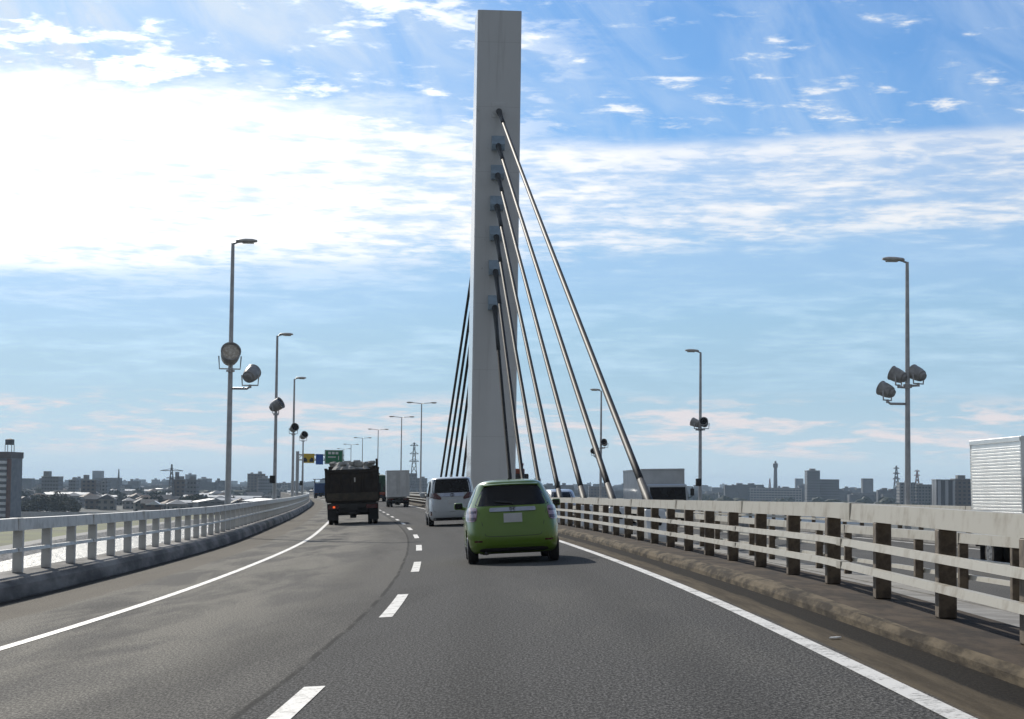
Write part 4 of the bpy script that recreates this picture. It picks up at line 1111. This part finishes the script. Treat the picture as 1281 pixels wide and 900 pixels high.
# ---- trucks. local frame: y=0 tail, +y forward, z=0 road
def truck_base(root, L, W, r, axles, paint, cabL=1.6, cabH=2.15, duals=True, cab_w=None, visor=False):
    cw = (cab_w or W - .15) / 2
    b = MB()
    for sx in (-.38, .38): b.box((sx, (L - cabL) / 2 + .1, r * 1.75), (.09, L - cabL - .2, .2))
    for k in range(5): b.box((0, .4 + k * (L - cabL - 1) / 4, r * 1.75), (.68, .08, .16))
    b.build('chassis_frame', M_DARK, root)
    b = MB(); y0 = L - cabL
    prof = [(y0, .45), (L - .02, .45), (L, .6), (L, 1.05), (L - .06, 1.22), (L - .30, cabH - .12), (L - .42, cabH), (y0 + .12, cabH), (y0, cabH - .1)]
    b.prism(prof, 0, -cw, cw)
    bmesh.ops.bevel(b.bm, geom=b.bm.edges[:], offset=.045, segments=2, affect='EDGES')
    cab = b.build('cab', paint, root, True, 45)
    b = MB(); b.prism([(L - .055, 1.22), (L - .045, 1.23), (L - .275, cabH - .15), (L - .285, cabH - .16)], 0, -cw + .10, cw - .10); b.build('windscreen', M_GLASS, cab)
    for sg in (-1, 1):
        b = MB(); b.prism([(y0 + .45, 1.25), (L - .22, 1.25), (L - .42, cabH - .2), (y0 + .45, cabH - .2)], 0, sg * (cw + .001), sg * (cw + .008)); b.build('side_window', M_GLASS, cab)
        b = MB(); b.tube([(sg * cw, L - .25, 1.95), (sg * (cw + .22), L - .05, 1.95), (sg * (cw + .22), L - .05, 1.45), (sg * cw, L - .2, 1.35)], .018, 6); b.box((sg * (cw + .22), L - .05, 1.66), (.2, .06, .36), .02); b.build('door_mirror', M_DARK, root)
        b = MB(); b.box((sg * (cw - .24), L + .006, .72), (.34, .03, .17), .02); b.build('headlight', M_LENS, root)
    b = MB(); b.box((0, L - .02, .48), (cw * 2 - .02, .14, .22), .03); b.build('front_bumper', M_WBOX if paint is M_WHITE else M_DARK, root)
    b = MB(); b.box((0, L + .004, .95), (cw * 1.2, .02, .16), .008); b.build('grille', M_DARK, root)
    for (y, dual) in axles:
        for sg in (-1, 1): wheel(root, sg * (W / 2 - .16), y, r, .20, dual)
    for (y, dual) in axles:
        b = MB(); b.tube([(-W / 2 + .3, y, r), (W / 2 - .3, y, r)], .07, 8); b.tube([(-.14, y, r), (.14, y, r)], .2, 12); b.build('axle', M_DARK, root, True, 50)
    return cab
def rear_lights(root, W, z, lit=False):
    for sg in (-1, 1):
        b = MB(); b.box((sg * (W / 2 - .30), -.03, z), (.46, .06, .15), .01); o = b.build('tail_light', M_TAILR, root)
        if lit and sg < 0:
            q = MB(); q.box((sg * (W / 2 - .32), -.068, z), (.13, .012, .10), .004); q.build('lit_lamp', M_BRAKE, o)
M_BRAKE = emit('brake_lamp_glow', (1.0, .13, .03), 1.1)
def box_truck(mt, label, L, W, H, paint, floor=.85, r=.36, ribbed=False, cabH=2.15, cabL=1.6, rear=True, axles=None, boxmat=None, gap=.1):
    root = empty('box_truck', label, 'truck', mt=mt)
    bm_ = boxmat or M_WBOX
    truck_base(root, L, W, r, axles or [(1.0, True), (L - 1.1, False)], paint, cabL, cabH, cab_w=W - .2)
    bl = L - cabL - gap
    b = MB(); b.box((0, bl / 2, floor + H / 2), (W, bl, H), .015)
    if ribbed:
        n = 26
        for sg in (-1, 1):
            for k in range(n):
                z = floor + .10 + (H - .28) * (k + .5) / n
                b.prism([(sg * (W / 2 - .003), z - .038), (sg * (W / 2 + .022), z - .020), (sg * (W / 2 + .022), z + .016), (sg * (W / 2 - .003), z + .030)], 1, .03, bl - .03)
    bo = b.build('cargo_box', bm_, root)
    b = MB()
    for sx in (-1, 1):
        for yy in (.0, bl):
            b.box((sx * (W / 2 - .02), yy, floor + H / 2), (.07, .05, H + .01), .006)
    for yy in (.0, bl): b.box((0, yy, floor + H - .03), (W + .01, .06, .08), .006); b.box((0, yy, floor + .05), (W + .01, .06, .10), .006)
    for sx in (-1, 1): b.box((sx * W / 2, bl / 2, floor + H - .045), (.06, bl, .10), .006)
    b.build('corner_trim', bm_, bo)
    if rear:
        for sx in (-1, 1):
            d = MB(); d.box((sx * W / 4 * .97, -.014, floor + H / 2), (W / 2 - .08, .02, H - .18), .005)
            do = d.build('rear_door', bm_, bo)
            h = MB()
            for xx in (.12, W / 2 - .22): h.tube([(sx * xx, -.045, floor + .12), (sx * xx, -.045, floor + H - .12)], .016, 6)
            for zz2 in (.5, 1.2, H - .3): h.box((sx * (W / 2 - .1), -.03, floor + zz2), (.14, .02, .05))
            h.build('locking_bar', M_GALV, do)
    rear_lights(root, W, .68)
    b = MB(); b.box((0, .02, .52), (W - .1, .08, .12), .01); b.build('rear_bumper', M_DARK, root)
    for sg in (-1, 1):
        b = MB(); b.box((sg * (W / 2 - .22), .45, .42), (.40, .02, .5)); b.build('mud_flap', M_BLACK, root)
    return root

green_car(rmat(34.3, 1.76) @ Matrix.Diagonal((1, 1, .985, 1)))
minivan(rmat(74.0, 1.72), 'white minivan in the right lane, half hidden behind the green hatchback', M_WHITE)

# ---- dump truck ahead in the left lane
def dump_truck(mt):
    W, L, r = 2.34, 7.2, .48
    root = empty('dump_truck', 'dark brown dump truck heaped with grey rubble in the left lane', 'dump truck', mt=mt)
    truck_base(root, L, W, r, [(1.35, True), (L - 1.35, False)], M_DARK, 1.75, 2.35, cab_w=2.1)
    bl = L - 2.0; z0, z1 = 1.05, 2.50
    b = MB()
    b.box((0, bl / 2, z0), (W, bl, .12))
    for sg in (-1, 1):
        b.box((sg * (W / 2 - .03), bl / 2, (z0 + z1) / 2), (.06, bl, z1 - z0))
        for k in range(6): b.box((sg * (W / 2 + .02), .2 + k * (bl - .4) / 5, (z0 + z1) / 2), (.05, .1, z1 - z0 - .02))
        b.box((sg * W / 2, bl / 2, z1), (.12, bl, .09))
    b.box((0, bl - .03, (z0 + z1) / 2 + .1), (W - .1, .06, z1 - z0 + .2))
    bed = b.build('dump_bed', M_RUST, root)
    t = MB(); t.box((0, .0, (z0 + z1) / 2 + .15), (W - .06, .06, z1 - z0 - .35), .01)
    for k in range(5): t.box((-.95 + k * .475, -.045, (z0 + z1) / 2 + .2), (.09, .05, z1 - z0 - .5), .008)
    t.box((0, -.045, z1 - .12), (W - .04, .07, .14), .01)
    tg = t.build('tailgate', M_RUST, root)
    t = MB(); t.box((0, -.05, z0 + .20), (W - .04, .10, .36), .015)
    for k in range(4): t.box((-.87 + k * .58, -.105, z0 + .20), (.42, .012, .25), .004)
    o = t.build('lower_gate', M_RUST2, root); o['label'] = 'paler olive band under the tailgate'
    t = MB(); t.box((.12, -.076, 2.0), (.06, .012, .20)); t.build('latch_plate', M_LAMPH, tg)
    # load: uneven heap
    h = MB(); nx, ny = 16, 22; g_ = []
    for j in range(ny + 1):
        row = []
        for i in range(nx + 1):
            u, v = i / nx, j / ny; e = min(1, 5 * min(u, 1 - u)) * min(1, 6 * min(v, 1 - v))
            row.append(h.bm.verts.new((-W / 2 + .08 + (W - .16) * u, .08 + (bl - .2) * v, z1 - .25 + e * (.30 + .12 * math.sin(5 * u + 1) + .24 * rnd.random()))))
        g_.append(row)
    for j in range(ny):
        for i in range(nx): h.bm.faces.new((g_[j][i], g_[j][i + 1], g_[j + 1][i + 1], g_[j + 1][i]))
    for k in range(46):
        x, y = rnd.uniform(-.95, .95), rnd.uniform(.3, bl - .3); s = rnd.uniform(.10, .26)
        m = Matrix.Translation((x, y, z1 + .18 + .1 * rnd.random())) @ Matrix.Rotation(rnd.random() * 6, 4, 'Z') @ Matrix.Rotation(rnd.random(), 4, 'X')
        h.box((0, 0, 0), (s * 1.5, s, s * .8), .02, mt=m)
    h.build('rubble_load', M_RUBBLE, root)
    s = MB(); s.tube([(W / 2 - .05, .02, z0), (W / 2 - .05, .02, z1 + .42)], .045, 8); s.build('corner_pole', M_RUST, root)
    b = MB(); b.box((0, .05, .86), (W - .04, .10, .20), .01); b.box((0, .3, .58), (1.5, .09, .10), .01)
    for sg in (-1, 1): b.box((sg * .62, .25, .72), (.08, .08, .3))
    b.box((0, .2, .52), (.36, .2, .16), .03); b.build('rear_bumper', M_DARK, root)
    for sg in (-1, 1):
        t = MB(); t.box((sg * .86, -.02, .80), (.50, .06, .19), .01); o = t.build('tail_light', M_TAILR, root)
        if sg < 0:
            q = MB(); q.box((-.84, -.056, .80), (.10, .012, .08), .004); q.build('lit_lamp', M_BRAKE, o)
    b = MB(); b.box((.0, -.01, .74), (.44, .02, .22), .004); b.build('number_plate', M_DARK, root)
    for sg in (-1, 1):
        b = MB(); b.box((sg * .92, .62, .52), (.46, .02, .62)); b.build('mud_flap', M_BLACK, root)
    return root
dump_truck(rmat(86.5, -2.18))
box_truck(rmat(168, 2.05), 'white box truck with grey rear doors farther ahead in the right lane', 6.2, 1.96, 2.32, M_WHITE, .88, .36)

# ---- flatbed with green tarpaulin, farther on
def tarp_truck(mt):
    W, L = 2.4, 8.5
    root = empty('flatbed_truck', 'flatbed truck with a dark green covered load, between the dump truck and the box truck', 'truck', mt=mt)
    truck_base(root, L, W, .46, [(1.3, True), (2.4, True), (L - 1.3, False)], M_BLUE, 1.8, 2.6, cab_w=2.2)
    b = MB(); b.box((0, 3.2, 1.05), (W, 6.4, .22), .01); b.box((0, .0, .98), (W, .10, .30), .01); b.build('flatbed', M_ORANGE, root)
    b = MB(); b.box((0.1, 3.2, 2.25), (W - .3, 5.4, 2.1), .25, seg=3)
    for v in b.bm.verts: v.co.x += .05 * math.sin(v.co.y * 3); v.co.z += .07 * math.sin(v.co.y * 2 + v.co.x * 3)
    b.build('tarpaulin', M_TARP, root, True, 50)
    b = MB(); b.box((-.2, 6.0, 3.15), (1.6, .5, .8), .05); b.build('headboard', M_DARK, root)
    rear_lights(root, W, .78)
    b = MB(); b.box((0, .05, .62), (W - .1, .1, .2), .01); b.build('rear_bumper', M_DARK, root)
    return root
tarp_truck(rmat(236, 2.0))
# ---- blue truck far ahead in the left lane
def blue_truck(mt):
    W, L = 2.3, 7.4
    root = empty('stake_truck', 'distant blue truck with a ladder rack ahead of the dump truck', 'truck', mt=mt)
    truck_base(root, L, W, .46, [(1.3, True), (L - 1.4, False)], M_BLUE, 1.8, 2.5, cab_w=2.2)
    b = MB(); b.box((0, 2.7, 1.05), (W, 5.4, .2), .01)
    for sg in (-1, 1): b.box((sg * (W / 2 - .03), 2.7, 1.85), (.06, 5.4, 1.5), .01)
    b.box((0, .03, 1.85), (W - .08, .06, 1.5), .01)
    for k in range(5): b.box((-.9 + k * .45, -.02, 1.85), (.08, .05, 1.45))
    b.build('blue_body', M_BLUE, root)
    b = MB()
    for x in (-1.0, 1.0):
        for y in (.1, 2.6, 5.2): b.tube([(x, y, 2.5), (x, y, 3.25)], .04, 6)
        b.tube([(x, -.2, 3.25), (x, 5.6, 3.25)], .05, 6)
    for y in (.1, 1.4, 2.6, 3.9, 5.2): b.tube([(-1.25, y, 3.28), (1.25, y, 3.28)], .05, 6)
    b.build('ladder_rack', M_DARK, root)
    rear_lights(root, W, .8)
    return root
blue_truck(rmat(330, -2.6))

# ---- oncoming traffic
box_truck(rmat(104.5, 13.7, 0, True, True), 'oncoming white box truck with a dark windscreen behind the longest cable', 8.3, 2.22, 2.15, M_WHITE, .72, .36, cabH=2.08, rear=True)
box_truck(rmat(41.9, 13.2, 0, True, True), 'oncoming truck with a bright ribbed aluminium box at the right edge', 5.3, 1.98, 2.06, M_WHITE, .72, .34, ribbed=True, boxmat=M_ALU, cabH=2.0, axles=[(1.0, True), (4.3, False)])
box_truck(rmat(246, 11.0, 0, True, True), 'distant oncoming white truck between the box truck and the minivan', 7.0, 2.3, 1.5, M_WHITE, .9, .4, cabH=2.4)
minivan(rmat(121, 10.6, 0, True, True), 'silver oncoming van behind the cables, over the railing', M_SILVER, 'oncoming_van')
def crane_truck(mt):
    W, L = 2.4, 8.0
    root = empty('crane_truck', 'oncoming truck carrying dark and rust-red machinery, peeking out right of the pylon', 'truck', mt=mt)
    truck_base(root, L, W, .46, [(1.3, True), (L - 1.4, False)], M_ORANGE, 1.8, 2.6, cab_w=2.2)
    b = MB(); b.box((0, 2.9, 1.1), (W, 5.8, .2), .01); b.build('flatbed', M_DARK, root)
    b = MB(); b.box((0, 3.0, 1.9), (2.1, 4.6, 1.4), .1); b.box((-.1, 3.6, 2.85), (1.9, 2.6, .6), .08); b.build('machine_body', M_DARK, root)
    b = MB(); b.box((.1, 3.8, 3.35), (1.7, 1.7, .45), .06); b.tube([(0, 4.4, 3.5), (.35, 3.4, 3.95), (.1, 2.2, 3.6)], .10, 8); b.tube([(-.6, 4.2, 3.5), (-.7, 4.0, 4.0)], .05, 6); b.build('machine_boom', M_ORANGE, root)
    return root
crane_truck(rmat(160, 11.2, 0, True, True))

b = MB(); b.prism([(-.045, -.02), (.01, -.03), (.05, 0), (.015, .025), (-.03, .02)], 2, 0, .008)
for v in b.bm.verts: v.co.z += .15 * v.co.x + .008
o = b.build('paper_scrap', M_SWHT); o.matrix_world = rmat(14.6, 3.72, .002); tag(o, 'crumpled white scrap of paper lying in the dirty right gutter', 'litter')
